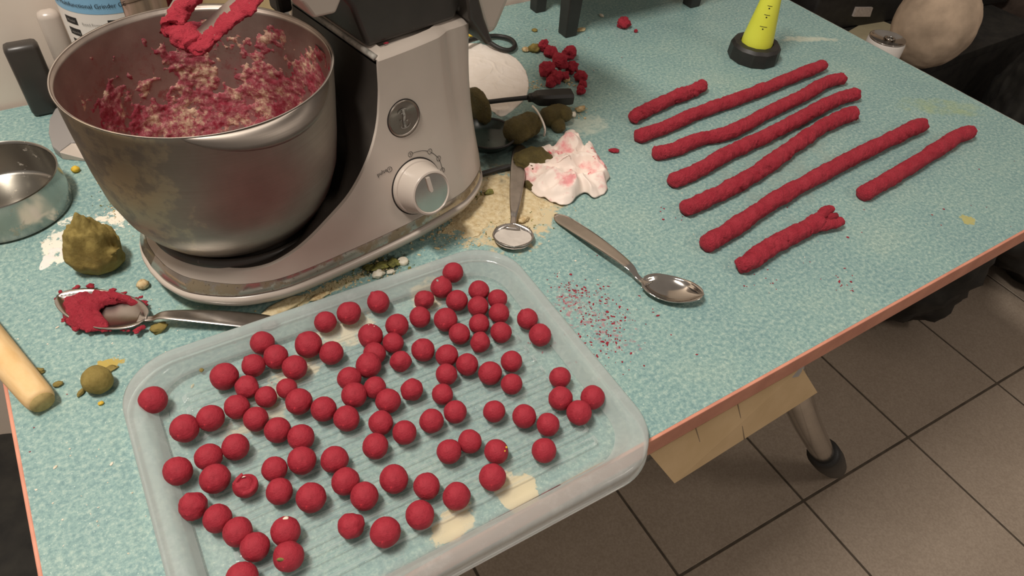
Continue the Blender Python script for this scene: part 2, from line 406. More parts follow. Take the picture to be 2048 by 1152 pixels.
ICO = {k: ico(k) for k in (1, 2, 3, 4, 5)}
def lump(name, c, rad, mat, seed=0, amp=0.25, s=1.2, sub=3, parent=None, rest=True, squash=(1, 1, 1), rz=0, flat=False, ridged=0.0):
    """an uneven lump, its lowest point on z = c.z"""
    V, F = ICO[sub]; out = []; cs, sn = math.cos(rz), math.sin(rz)
    for v in V:
        k = 1 + amp*fbm(v, s, seed*3.1)
        if ridged: k -= ridged*abs(fbm(v, s*1.8, seed*5.3+9))
        x, y, z = v.x*k*rad*squash[0], v.y*k*rad*squash[1], v.z*k*rad*squash[2]
        out.append([x*cs-y*sn, x*sn+y*cs, z])
    zmin = min(p[2] for p in out)
    # flatten the underside a little where it sits
    for p in out:
        p[2] -= zmin
        fl = 0.12*rad*squash[2]
        p[2] = max(p[2]-fl, 0.0) if rest else p[2]
    loc = Vector(c)
    o = mk(name, out, F, mat, parent, not flat); o.location = loc
    return o
def outline_sheet(name, pts, center, hfun, mat, rings=26, seg=110, origin=None, parent=None, smooth=True, jitter=0.0, seed=0):
    """a sheet filling a closed outline (world x, y), its height given by hfun(x, y, t)"""
    P = [Vector((p[0], p[1], 0)) for p in pts]; n = len(P); per = []
    for j in range(seg):
        u = j/seg*n; i = int(u); t = u-i
        a, b, c_, d = P[(i-1) % n], P[i % n], P[(i+1) % n], P[(i+2) % n]
        per.append(0.5*((2*b)+(-a+c_)*t+(2*a-5*b+4*c_-d)*t*t+(-a+3*b-3*c_+d)*t**3))
    C_ = Vector((center[0], center[1], 0)); v = [(C_.x, C_.y, hfun(C_.x, C_.y, 0))]; f = []
    for k in range(1, rings+1):
        t = k/rings
        for j in range(seg):
            q = C_.lerp(per[j], t)
            if jitter:
                q = q + Vector((nz(q, 70, seed+3), nz(q, 70, seed+8), 0))*jitter
            v.append((q.x, q.y, hfun(q.x, q.y, t)))
    for j in range(seg): f.append((0, 1+j, 1+(j+1) % seg))
    for k in range(rings-1):
        for j in range(seg):
            a = 1+k*seg+j; b = 1+k*seg+(j+1) % seg; f.append((a, a+seg, b+seg, b))
    o = mk(name, v, f, mat, parent, smooth, origin=origin); return o
def text_vf(body, size, depth=0.0, align='CENTER'):
    c = bpy.data.curves.new('t', 'FONT'); c.body = body; c.size = size; c.align_x = align; c.align_y = 'CENTER'
    c.resolution_u = 2; c.extrude = depth
    o = bpy.data.objects.new('t', c); COL.objects.link(o)
    dg = bpy.context.evaluated_depsgraph_get(); me = bpy.data.meshes.new_from_object(o.evaluated_get(dg))
    v = [x.co.copy() for x in me.vertices]; f = [tuple(p.vertices) for p in me.polygons]
    bpy.data.objects.remove(o); bpy.data.meshes.remove(me); bpy.data.curves.remove(c); return v, f
def join(parts):
    V, F = [], []
    for v, f in parts:
        o = len(V); V += [tuple(x) for x in v]; F += [tuple(i+o for i in q) for q in f]
    return V, F

# ================================================================== THE SETTING
FZ = -0.75
# floor: grout bed plus tiles
gv, gf = box_vf((1.4, 0.9, FZ-0.023), (7.5, 6.5, 0.04)); floor = struct(mk('floor', gv, gf, 'grout', None, False))
ang = math.radians(-2.4); ux = Vector((math.cos(ang), math.sin(ang), 0)); uy = Vector((-math.sin(ang)*1.0, math.cos(ang), 0))
T0 = Vector((1.2900, 0.2262, FZ)); TS = 0.3285
tv, tf = box_vf((0, 0, -0.006), (TS-0.0042, TS-0.0042, 0.008)); first = None
for i in range(-8, 8):
    for j in range(-4, 6):
        p = T0 + ux*(TS*(i+.5)) + uy*(TS*(j+.5))
        if p.x < -1.0 or p.x > 3.9 or p.y > 2.3: continue
        if first is None:
            o = mk('tile', tv, tf, 'tile', None, False); bevel(o, .0015, 1); first = o
        else:
            o = first.copy(); COL.objects.link(o)
        o.parent = floor; o.location = p; o.rotation_euler.z = ang
# wall behind the table, ending where the room opens on the right
struct(box('wall_back', (-1.14, 1.09, 0.45), (4.9, 0.1, 2.4), 'wall'))
struct(box('wall_far', (2.3, 2.55, 0.45), (4.6, 0.1, 2.4), 'wall'))
struct(box('wall_right', (4.3, 0.9, 0.45), (0.1, 3.4, 2.4), 'wall'))

# ------------------------------------------------------------------ table
TX0, TX1, TY0, TY1 = -0.1465, 1.197, 0.2153, 1.0332
table = empty('table', ((TX0+TX1)/2, (TY0+TY1)/2, FZ), 'long table with mottled teal laminate top and salmon edge', 'table')
to = Vector(table.location)
def tpart(name, c, s, mat, bv=0): return box(name, Vector(c)-to, s, mat, table, bv=bv)
v, f = box_vf(((TX0+TX1)/2, (TY0+TY1)/2, -0.0125), (TX1-TX0-.003, TY1-TY0-.003, 0.025))
tt = mk('table_top', v, f, 'laminate', None, False); tt.parent = table; tt.location = -to
# edge banding frame
def band(name, x0, y0, x1, y1):
    th = .0035
    dx, dy = x1-x0, y1-y0; L = math.hypot(dx, dy)
    o = box(name, Vector(((x0+x1)/2, (y0+y1)/2, -0.0133))-to, (L, th, 0.0270), 'edge_band', table, rz=math.atan2(dy, dx), bv=.001)
    return o
b = band('edge_band', TX0, TY0, TX1, TY0); b['label'] = 'salmon edge band on the near long edge'
b = band('edge_band', TX0, TY0, TX0, TY1); b['label'] = 'salmon edge band on the left end'
for q_ in (band('edge_band', TX1, TY0+.003, TX1, TY1-.003), band('edge_band', TX0+.003, TY1, TX1-.003, TY1)): q_.data.materials[0] = M['dusty']; q_.location.z -= .0008
aq = [(.335, .2140, -.028), (.546, .2140, -.028), (.5923, .2030, -.090), (.3712, .1985, -.090)]
v, f = loft_vf([[Vector(p)-to for p in aq], [Vector(p)+Vector((0, .006, 0))-to for p in aq]])
mk('apron', v, f, 'cardboard', table, False)['label'] = 'bare tan board hanging under the near edge'
for jx in (.405, .462):
    p0_, p1_ = Vector((jx-.012, .2139, -.028)), Vector((jx+.010, .2003, -.090)); e_ = Vector((.0008, 0, 0)); n_ = Vector((0, -.0006, 0))
    v, f = loft_vf([[p0_-to+n_, p0_+e_-to+n_, p1_+e_-to+n_, p1_-to+n_], [p0_-to-n_, p0_+e_-to-n_, p1_+e_-to-n_, p1_-to-n_]]); mk('board_joint', v, f, 'board_core', table, False)
tpart('frame_rail', (0.175, 0.235, -0.043), (0.36, 0.030, 0.034), 'dusty', .002)['label'] = 'grey metal rail under the top'
tpart('frame_rail', (0.90, 0.27, -0.045), (0.5, 0.030, 0.035), 'black', .002)
tpart('frame_rail', (0.52, 0.95, -0.045), (1.25, 0.030, 0.035), 'black', .002)
def leg(pts, r=0.016):
    P = [Vector(p)-to for p in pts]
    o = tube('leg', P, r, 'polished', table, seg=20, n=8); return o
footp = at(1668, 940, FZ+.01)
top_l = at(1566, 722, -.03)
l1 = leg([tuple(top_l), tuple(top_l.lerp(footp, .35)+Vector((-.008, .0, .0))), tuple(top_l.lerp(footp, .72)+Vector((-.006, 0, 0)))], .0200)
l1['label'] = 'curved chrome leg with black pointed foot'
fa = top_l.lerp(footp, .71)+Vector((-.006, 0, 0))-to; fb = Vector((footp.x+.004, footp.y-.006, FZ+.010))-to
tube('foot', [fa, fa.lerp(fb, .02), fa.lerp(fb, .35), fa.lerp(fb, .7), fa.lerp(fb, .95), fb], [.022, .0285, .029, .024, .015, .009], 'black', l1, seg=20)
for x, y in ((0.0, 0.35), (1.05, 0.93), (0.0, 0.93)):
    q = leg([(x, y, -.04), (x, y, -.4), (x, y, FZ+.03)])
    tube('foot', [Vector((x, y, FZ+.08))-to, Vector((x, y, FZ+.001))-to], [.019, .014], 'black', q, seg=16)

# ================================================================== STAND MIXER
MO = Vector((0.101, 0.628, 0.0)); MR = math.radians(10)
mixer = empty('stand_mixer', MO, 'silver grey and black stand mixer with its head tilted up over the table', 'mixer', rz=MR)
def mloc(w):
    d = Vector(w)-MO; return Vector((d.x*math.cos(MR)+d.y*math.sin(MR), -d.x*math.sin(MR)+d.y*math.cos(MR), d.z))
def mwor(l): return Vector((MO.x+l[0]*math.cos(MR)-l[1]*math.sin(MR), MO.y+l[0]*math.sin(MR)+l[1]*math.cos(MR), l[2]))
mn_s = np.array([-math.sin(MR), math.cos(MR), 0])
def mpix(px, py, s):  # point of the photograph on the mixer's lengthwise plane s
    return mloc(on_plane(px, py, mwor((0, s, 0)), mn_s))
def sm(x, a, b):
    t = min(max((x-a)/(b-a), 0), 1); return t*t*(3-2*t)
half = [(-.1025, 0), (-.0995, -.028), (-.088, -.056), (-.060, -.085), (-.032, -.1), (-.0026, -.108), (.0534, -.1125), (.137, -.1146), (.2, -.110), (.2254, -.1037), (.250, -.090), (.267, -.0725), (.277, -.045), (.281, 0)]
cr = catmull([(a, s, 0) for a, s in half], 16)
# denser where the black sweep rises steeply
pts = []
for i in range(len(cr)-1):
    a0, a1 = cr[i], cr[i+1]; k = 6 if .085 < a0.x < .13 else 1
    for q in range(k): pts.append(a0.lerp(a1, q/k))
pts.append(cr[-1]); NH = len(pts)
full = pts + [Vector((p.x, -p.y, 0)) for p in reversed(pts[1:-1])]; NF = len(full)
nrm = []
for i in range(NF):
    d = full[(i+1) % NF]-full[i-1]; n_ = Vector((d.y, -d.x, 0)).normalized()
    if n_.dot(full[i]-Vector((.09, 0, 0))) < 0: n_ = -n_
    nrm.append(n_)
_zt = catmull([(-.2, .055, 0), (-.09, .055, 0), (-.06, .055, 0), (-.03, .058, 0), (.007, .067, 0), (.045, .084, 0), (.075, .100, 0), (.100, .124, 0), (.117, .152, 0), (.126, .184, 0), (.1295, .216, 0)], 8)
ZT = [(p.x, p.y) for p in _zt]+[(.5, .216)]
def ztop(a):
    for (x0, z0), (x1, z1) in zip(ZT, ZT[1:]):
        if x0 <= a <= x1: return z0+(z1-z0)*(a-x0)/(x1-x0)
    return .216
def kin(a): return .75 - .55*sm(a, -.095, -.02) - .11*sm(a, .235, .275)
def shell_pt(i, z):
    p = full[i]; ins = kin(p.x)*max(z-.033, 0)
    # waist: the side is a little hollow between the base and the top
    if p.x > .0: ins += .005*math.sin(math.pi*min(max((z-.05)/.17, 0), 1))*sm(p.x, 0, .1)*(1 if abs(p.y) > .05 else .3)
    q = p - nrm[i]*ins; return Vector((q.x, q.y, z))
NV = 16; rings = []
for k in range(NV+1):
    ring = []
    for i in range(NF):
        zt = ztop(full[i].x); t = k/NV; ring.append(shell_pt(i, .043+(zt-.043)*t))
    rings.append(ring)
# soft rounding over the upper lip
lip = []
for i in range(NF):
    zt = ztop(full[i].x); p = shell_pt(i, zt); lip.append(p - nrm[i]*.003 + Vector((0, 0, .0012)))
rings.append(lip)
v, f = loft_vf(rings, False, False); body = mk('body_shell', v, f, 'grey_plastic', mixer, True, angle=50)
# reflecting strip and skirt at the foot of the body
def ring_off(z, off): return [Vector((full[i].x, full[i].y, z)) + nrm[i]*off for i in range(NF)]
v, f = loft_vf([ring_off(.0305, -.0005), ring_off(.034, 0.0), [shell_pt(i, .043)+nrm[i]*.0003 for i in range(NF)]], False, False)
mk('base_strip', v, f, 'base_strip', mixer)
v, f = loft_vf([ring_off(.0275, -.002), ring_off(.0305, -.002)], False, False); mk('base_seam', v, f, 'dark_line', mixer)
v, f = loft_vf([ring_off(.010, -.022), ring_off(.0105, -.008), ring_off(.015, -.002), ring_off(.024, .0025), ring_off(.028, .002), ring_off(.029, -.003)], True, False)
mk('base_skirt', v, f, 'grey_plastic', mixer)
for a, s in ((-.05, -.058), (-.05, .058), (.22, -.07), (.22, .07)):
    lathe('foot', [(.010, .0), (.013, .002), (.015, .013)], 'grey_plastic', mixer, 20, (a, s, 0), cap0=True)
# top rim strip of the column
top_i = [i for i in range(NF) if full[i].x > .1290]
tr0 = [shell_pt(i, .216) for i in top_i]; cx = Vector((.19, 0, .216))
def inw(p, d, dz):
    return Vector((.187+(p.x-.187)*(1-d/.058), p.y*(1-d/.075), p.z+dz))
trs = [tr0, [inw(p, .003, .003) for p in tr0], [inw(p, .011, .006) for p in tr0], [inw(p, .014, .003) for p in tr0]]
v, f = loft_vf(trs, False, True); mk('column_top', v, f, 'grey_plastic', mixer, True, angle=45)
# black sweep behind and under the bowl
def bowl_r(z):
    T = [(.058, .066), (.062, .075), (.07, .085), (.08, .0925), (.095, .1005), (.12, .108), (.15, .1115), (.19, .1142), (.216, .1155), (.223, .1158)]
    if z <= T[0][0]: return T[0][1]
    for (x0, z0), (x1, z1) in zip(T, T[1:]):
        if x0 <= z <= x1: return z0+(z1-z0)*(z-x0)/(x1-x0)
    return .118
rows = []
for i in range(NH):
    if pts[i].x > .1297: break
    zt = ztop(pts[i].x); p = shell_pt(i, zt) - nrm[i]*.003; zz = zt+.0012; row = []
    for j in range(37):
        u = -1+2*j/36; s = -abs(p.y)*-u if False else abs(p.y)*u; a = p.x; z = zz
        R_ = bowl_r(z)+.006
        if zt < .09 and math.hypot(a, s) < .094: z = .0556 + (zz-.0556)*sm(math.hypot(a, s), .084, .094)
        elif zt >= .09 and abs(s) < R_ and a < math.sqrt(R_*R_-s*s) and a > -.0: a = math.sqrt(R_*R_-s*s)
        row.append((a, s, z))
    rows.append(row)
v = [p for r in rows for p in r]; f = [(i*37+j, i*37+j+1, (i+1)*37+j+1, (i+1)*37+j) for i in range(len(rows)-1) for j in range(36)]
mk('bowl_cradle', v, f, 'black_plastic', mixer)
lathe('bowl_seat', [(.0825, .055), (.083, .0615), (.086, .0635), (.0895, .0615), (.090, .055)], 'black_plastic', mixer, 72)
# dusty front edge of the column top
tl, trr = rows[-1][0], rows[-1][-1]
er = [rows[-1][j] for j in range(37)]
tube('column_edge', [Vector((p[0]+.001, p[1]*.97, .2175)) for p in er], .0032, 'dusty', mixer, seg=8)
# knob, badge, printed marks on the near side
def side_frame(a, z):
    best = min(range(NH), key=lambda i: abs(shell_pt(i, z).x-a)+(0 if pts[i].y < -.05 else 1)); p = shell_pt(best, z)
    q = shell_pt(best, z+.01); upv = (q-p).normalized(); n0 = -upv.cross(Vector((1, 0, 0))).normalized()
    if n0.y > 0: n0 = -n0
    rt = upv.cross(n0).normalized()
    if rt.x < 0: rt = -rt
    return p, rt, upv, n0
kp, kr, ku, kn = side_frame(.1500, .0780)
def disc_stack(name, prof, c, rt, up_, nn, mat, seg=48, parent=mixer, cap=True, angle=35):
    rings = [[c + rt*(r*math.cos(2*math.pi*j/seg)) + up_*(r*math.sin(2*math.pi*j/seg)) + nn*h for j in range(seg)] for r, h in prof]
    v, f = loft_vf(rings, False, cap); return mk(name, v, f, mat, parent, True, angle=angle)
knob = disc_stack('speed_knob', [(.0298, -.004), (.0298, .0035), (.0288, .0057), (.0275, .0061), (.0268, .0075), (.0245, .0265), (.0235, .0282), (.0217, .0286), (.0210, .0276), (.0204, .0272)], kp, kr, ku, kn, 'grey_plastic')
disc_stack('knob_gap', [(.0312, -.004), (.0312, .0009), (.0297, .0009)], kp, kr, ku, kn, 'dark_line', cap=False)
disc_stack('knob_face', [(.0204, .0270), (.0204, .0275)], kp, kr, ku, kn, 'polished', parent=knob)
pv = []
for (x, y) in [(-.0022, .0185), (.0022, .0185), (.0022, .0035), (.0012, .0015), (-.0012, .0015), (-.0022, .0035)]:
    x2, y2 = x*math.cos(.15)+y*math.sin(.15)*-0.6, y; pv.append((x2, y2))
v, f = loft_vf([[kp+kr*x+ku*y+kn*.0276 for x, y in pv], [kp+kr*x+ku*y+kn*.0290 for x, y in pv]]); mk('knob_pointer', v, f, 'grey_plastic', knob, False)
bp, br, bu, bn = side_frame(.1505, .1525)
badge = disc_stack('round_badge', [(.0188, -.003), (.0188, .0012), (.0178, .0018), (.0170, .0012), (.0166, .0006)], bp, br, bu, bn, 'steel')
badge['label'] = 'round brushed steel badge with a worn emblem'
disc_stack('badge_gap', [(.0197, -.003), (.0197, .0008), (.0187, .0008)], bp, br, bu, bn, 'dark_line', cap=False)
# worn curled emblem on the badge: two hooks and dots
def flat_line(pts2, w, c, rt, up_, nn, h, name, mat, parent):
    v, f = [], []; parts = []
    for (x0, y0), (x1, y1) in zip(pts2, pts2[1:]):
        d = Vector((x1-x0, y1-y0, 0)); L = d.length
        if L < 1e-7: continue
        n_ = Vector((-d.y, d.x, 0))/L*w/2; e = d/L*w*.3
        q = [(x0-e.x+n_.x, y0-e.y+n_.y), (x1+e.x+n_.x, y1+e.y+n_.y), (x1+e.x-n_.x, y1+e.y-n_.y), (x0-e.x-n_.x, y0-e.y-n_.y)]
        parts.append(([c+rt*x+up_*y+nn*h for x, y in q], [(0, 1, 2, 3)]))
    return parts
em = []
for sg in (1, -1):
    arc = [(.0055*math.cos(t)*sg - .0005*sg, sg*(.0072+.0030*math.sin(t))) for t in [math.pi*k/10 for k in range(11)]]
    em += flat_line(arc, .0009, bp, br, bu, bn, .0013, '', '', None)
em += flat_line([(0, .0095), (.0008, .003), (-.0006, -.003), (0, -.0095)], .0026, bp, br, bu, bn, .0013, '', '', None)
for x, y in ((-.002, .006), (.003, -.003), (-.004, -.001)):
    em.append(([bp+br*(x+.0009*math.cos(t))+bu*(y+.0009*math.sin(t))+bn*.0014 for t in [math.pi*k/4 for k in range(8)]], [tuple(range(8))]))
v, f = join(em); mk('emblem', v, f, 'dusty', badge, False)
def side_uv(px, py):
    w = mloc(on_plane(px, py, mwor(kp), np.array(mwor(kn)-MO)-np.array((0, 0, 0)))); d = w-kp; return d.dot(kr), d.dot(ku)
marks = []
def surf(x, y, h=.0005):
    a = kp.x + kr.x*x + ku.x*y; z = kp.z + kr.z*x + ku.z*y
    q, r_, u_, n_ = side_frame(a, z); return Vector((a, q.y, z)) + n_*h
def ring_mark(x, y, r, w=.0005):
    n = 20; o = [(r*math.cos(2*math.pi*k/n), r*math.sin(2*math.pi*k/n)) for k in range(n)]
    V = [surf(x+a, y+b_) for a, b_ in o] + [surf(x+a*(1-w/r), y+b_*(1-w/r)) for a, b_ in o]
    marks.append((V, [(k, (k+1) % n, n+(k+1) % n, n+k) for k in range(n)]))
def text_mark(s_, x, y, size, rot=0.0, align='CENTER'):
    v, f = text_vf(s_, size, align=align)
    cs, sn = math.cos(rot), math.sin(rot)
    base = [surf(x, y)]; q, r_, u_, n_ = side_frame(base[0].x, base[0].z)
    marks.append(([base[0]+kr*(p.x*cs-p.y*sn)+ku*(p.x*sn+p.y*cs)+kn*.0001 for p in v], f))
cpos = [side_uv(*p) for p in ((820, 308), (861, 304), (880, 319), (888, 343), (778, 338))]
for (x, y), s_ in zip(cpos[:4], '0123'):
    ring_mark(x, y, .0030); text_mark(s_, x, y, .0042)
ring_mark(*cpos[4], .0030); text_mark('P', cpos[4][0], cpos[4][1], .0036)
px_, py_ = side_uv(763, 344); text_mark('pulse', px_, py_, .0060, 0.12)
for (x0, y0), (x1, y1) in zip(cpos[:3], cpos[1:4]):
    n = 6; a0 = math.atan2(y0, x0); a1 = math.atan2(y1, x1); r0, r1 = math.hypot(x0, y0), math.hypot(x1, y1)
    g = .12
    L = [(a0+(a1-a0)*(g+(1-2*g)*k/n), r0+(r1-r0)*(g+(1-2*g)*k/n)) for k in range(n+1)]
    for (t0, q0), (t1, q1) in zip(L, L[1:]):
        V = [surf(q0*math.cos(t0), q0*math.sin(t0)), surf(q1*math.cos(t1), q1*math.sin(t1)), surf((q1-.0005)*math.cos(t1), (q1-.0005)*math.sin(t1)), surf((q0-.0005)*math.cos(t0), (q0-.0005)*math.sin(t0))]
        marks.append((V, [(0, 1, 2, 3)]))
v, f = join(marks); mk('printed_dial_marks', v, f, 'ink', mixer, False)
# tilted head: black hinge block, grey shell behind and above it
def poly3(outline, s0, s1, name, mat, parent=mixer, bv=.006):
    v, f = loft_vf([[(a, s0, z) for a, z in outline], [(a, s1, z) for a, z in outline]])
    o = mk(name, v, f, mat, parent, True, angle=40); bevel(o, bv, 3); return o
head = poly3([(.262, .200), (.283, .196), (.302, .232), (.352, .33), (.36, .43), (.30, .50), (.16, .52), (.02, .49), (.02, .44), (.16, .40), (.24, .33), (.2435, .25)], -.072, .072, 'head_shell', 'grey_plastic', bv=.012)
head['label'] = 'silver grey shell of the tilted head'
poly3([(.131, .221), (.235, .221), (.240, .23), (.262, .199), (.272, .199), (.255, .25), (.262, .33), (.22, .40), (.06, .45), (.03, .43), (.03, .40), (.095, .33), (.098, .29), (.118, .262)], -.060, .060, 'head_hinge', 'black_plastic', bv=.008)
poly3([(.243, .225), (.268, .190), (.276, .192), (.262, .222), (.248, .262), (.236, .262)], -.0745, .0745, 'hinge_cover', 'black_plastic', bv=.003)
fs = [mpix(*p, -.066) for p in ((606, 4), (632, 40), (676, 30), (712, -60), (660, -130), (612, -120))]
poly3([(p.x, p.z) for p in fs], -.0635, -.030, 'far_shoulder', 'grey_plastic', bv=.003)
box('lock_lever', (.112, .066, .226), (.016, .022, .022), 'black_plastic', mixer, bv=.004)
# beater hanging from the raised head
tipl, tipr = mpix(340, 48, .012), mpix(399, 84, -.018)
dn = Vector((.80, .05, .60)).normalized(); wv = (tipr-tipl); wl = wv.length; wn = wv.normalized()
bc = (tipl+tipr)/2
def bpt(x, y): return bc + wn*x + dn*y
loop = [bpt(-.010, .000), bpt(-wl*.50, .002), bpt(-wl*.62, .03), bpt(-wl*.78, .06), bpt(-wl*.80, .09), bpt(-wl*.4, .125), bpt(0, .135), bpt(wl*.45, .12), bpt(wl*.95, .09), bpt(wl*.85, .055), bpt(wl*.60, .02), bpt(wl*.50, .002), bpt(.010, .000), bpt(-.010, .000)]
lp = catmull(loop, 8); bw_ = Vector((ROT @ np.array([12.0, -20.0, 0]))/1900.0)+Vector(ROT @ np.array([0, 0, .006]))
bnrm = Vector((bw_.x*math.cos(MR)+bw_.y*math.sin(MR), -bw_.x*math.sin(MR)+bw_.y*math.cos(MR), bw_.z)).normalized()
rings = []
for i, p in enumerate(lp):
    d = (lp[min(i+1, len(lp)-1)]-lp[max(i-1, 0)]).normalized(); sd = d.cross(bnrm).normalized()
    rings.append([p+sd*.0022+bnrm*.011, p-sd*.0022+bnrm*.011, p-sd*.0022-bnrm*.011, p+sd*.0022-bnrm*.011])
v, f = loft_vf(rings, True, True)
beater = mk('beater', v, f, 'dull_steel', mixer, False); beater['label'] = 'flat steel beater caked with red dough'
tube('beater_shaft', [bpt(0, .13), bpt(0, .20)], .007, 'dull_steel', beater, seg=14)
# dough caked on the beater
parts = []
NL = len(lp)
def coat(i0, i1, rr, off, sq, sd):
    pth = [lp[i]+bnrm*off for i in range(i0, i1)]; n = len(pth)
    fine = catmull(pth, 3); m = len(fine)
    rad = [rr*math.sqrt(max(1-abs(2*i/(m-1)-1)**6, .05)) for i in range(m)]
    parts.append(tube_vf(fine, rad, 26, True, sq, lambda i, a, p: 1+.45*fbm(p, 75, sd, 4)+.22*fbm(p, 230, sd+3, 3), up=bnrm))
coat(0, 34, .0058, .004, 1.9, 1); coat(86, NL-1, .0062, .006, 1.7, 5); coat(60, 96, .0034, .006, 3.0, 9)
lp2 = lp; lp = lp[-14:]+lp[1:12]; coat(0, len(lp)-1, .0066, .004, 1.7, 12); lp = lp2
v, f = join(parts)
o = mk('caked_dough', v, f, 'red_roll', beater); stuff(o)
# cable of the mixer, looped on the table behind it
def P3(px, py, z): return at(px, py, z)
cab = [P3(925, 86, .02), P3(955, 76, .012), P3(990, 72, .006), P3(1018, 77, .006), P3(1030, 90, .006), P3(1020, 100, .006), P3(1000, 97, .008), P3(978, 84, .012), P3(955, 66, .012), P3(930, 50, .008)]
tube('power_cord', [mloc(p) for p in cab], .0038, 'black', mixer, seg=8, n=8)

# ------------------------------------------------------------------ mixing bowl
bowl = empty('mixing_bowl', MO+Vector((-.0062, -.003, 0)), 'deep brushed steel mixing bowl smeared inside with red and cream dough', 'bowl')
zs = [.058, .0585, .062, .066, .07, .075, .08, .0875, .095, .107, .12, .135, .15, .17, .19, .205, .216, .2215]
prof = [(.001, .058), (.04, .058)] + [(bowl_r(z), z) for z in zs]
prof += [(.1162, .2225), (.1168, .2234), (.1162, .2242), (.1152, .2236)]
lathe('bowl_wall', prof, 'steel', bowl, 128)
prof_in = [(.1152, .2236), (.1145, .2205)] + [(bowl_r(z)-.0018, z+.0012) for z in reversed(zs)] + [(.04, .0595), (.001, .0595)]
lathe('bowl_lining', prof_in, 'steel_in', bowl, 128)['label'] = 'smeared inner face of the bowl'
# pouring lip
rings = []
a0, a1 = -112, -38
for k in range(41):
    t = k/40; th = math.radians(a0+(a1-a0)*t); w = math.sin(math.pi*t)**.8
    out = []
    for q in range(7):
        u = q/6; r = .1157+.0135*w*u; z = .2234-.004*w*u-.012*w*u*u
        out.append((r*math.cos(th), r*math.sin(th), z))
    rings.append(out)
v = [p for r in rings for p in r]; f = [(i*7+j, i*7+j+1, (i+1)*7+j+1, (i+1)*7+j) for i in range(40) for j in range(6)]
o = mk('pouring_lip', v, f, 'steel', bowl); solid(o, .001)
# dough residue left on the inside, a ragged raised layer
def residue():
    NA, NZ_ = 460, 180; V = []; ok = []; 
    for i in range(NZ_+1):
        t = i/NZ_
        for j in range(NA):
            th = 2*math.pi*j/NA
            if t < .3: r = (.062)*(t/.3); z = .0595
            else:
                z = .0595+(t-.3)/.7*.150; r = bowl_r(z)-.0018
            d = Vector((r*math.cos(th), r*math.sin(th), z))
            # more matter low down and towards the right and the far right side
            side = .5+.5*math.cos(th-math.radians(35))
            h = fbm(d, 34, 2.0, 5)+.6*fbm(d, 120, 5.0, 3)
            lim = -.85 + (max(z-.08, 0)/.15)*(2.3-1.25*side)
            hh = h-lim
            ok.append(hh > 0)
            off = (min(hh, .9)*.0024+.0012*max(0, fbm(d, 190, 7, 3)) if hh > 0 else -.0007)
            inn = Vector((-math.cos(th), -math.sin(th), .35)) if t >= .3 else Vector((0, 0, 1))
            V.append(d+inn.normalized()*off)
    F = []
    for i in range(NZ_):
        for j in range(NA):
            q = (i*NA+j, i*NA+(j+1) % NA, (i+1)*NA+(j+1) % NA, (i+1)*NA+j)
            if any(ok[x] for x in q): F.append(q)
    used = sorted({x for q in F for x in q}); mp = {x: k for k, x in enumerate(used)}
    o = mk('dough_residue', [V[x] for x in used], [tuple(mp[x] for x in q) for q in F], 'residue', bowl); stuff(o)
    o['label'] = 'ragged red and cream dough stuck to the bowl'
residue()

# ================================================================== TRAY OF BALLS
TC = Vector((0.134, 0.3485, 0)); TR = math.radians(-1.7); TWX, TWY = .1985, .1525
tray = empty('storage_tray', TC, 'milky clear plastic tray full of red balls, overhanging the near table edge', 'tray', rz=TR)
def rrect(hx, hy, r, z, n=14):
    out = []
    for cx_, cy_, a in ((hx-r, hy-r, 0), (-hx+r, hy-r, 90), (-hx+r, -hy+r, 180), (hx-r, -hy+r, 270)):
        for k in range(n+1):
            t = math.radians(a+90*k/n); out.append(Vector((cx_+r*math.cos(t), cy_+r*math.sin(t), z)))
    return out
pr_ = [(.0005, .0030), (-.0020, .0028), (-.0024, .0036), (-.0018, .0044), (-.0008, .0045), (-.0012, .0150), (-.0006, .0185), (.0012, .0205), (.0035, .0210), (.0110, .0205), (.0140, .0195), (.0170, .0150), (.0235, .0062), (.0270, .0048), (.0310, .0044)]
rings = [rrect(TWX-d, TWY-d, max(.052-d*.6, .01), z) for d, z in pr_]
v, f = loft_vf(rings[:13], False, False); mk('tray_rim', v, f, 'tray_rim', tray)
v, f = loft_vf(rings[12:], False, False); mk('tray_slope', v, f, 'tray', tray)
# floor with staggered ribs
hx, hy, rc = TWX-.031, TWY-.031, .052-.031*.6
NX, NY = 170, 300; V = []; F = []; KK = []; FM = []
def inside(x, y):
    qx, qy = abs(x)-(hx-rc), abs(y)-(hy-rc)
    if qx <= 0 or qy <= 0: return abs(x) <= hx+1e-6 and abs(y) <= hy+1e-6
    return math.hypot(qx, qy) <= rc+1e-6
for i in range(NX+1):
    x = -hx+2*hx*i/NX
    lim = hy if abs(x) <= hx-rc else hy-rc+math.sqrt(max(rc*rc-(abs(x)-(hx-rc))**2, 0))
    for j in range(NY+1):
        y = -lim+2*lim*j/NY; z = .0044
        ph = ((y+.5) % .0150)/.0150
        k = sm(ph, .0, .10)*(1-sm(ph, .45, .55))
        inx = sm(hx-.014-abs(x), 0, .003)*sm(hy-.006-abs(y), 0, .003)
        V.append((x, y, z+.0020*k*inx)); KK.append(k*inx)
for i in range(NX):
    for j in range(NY):
        a = i*(NY+1)+j; q_ = (a, a+1, a+NY+2, a+NY+1); F.append(q_); kk = [KK[w_] for w_ in q_]; FM.append(1 if max(kk)-min(kk) > .25 else 0)
mk('tray_floor', V, F, 'tray', tray, mats=['tray', 'tray_rib'], fmat=FM)
ZF = 0.0055
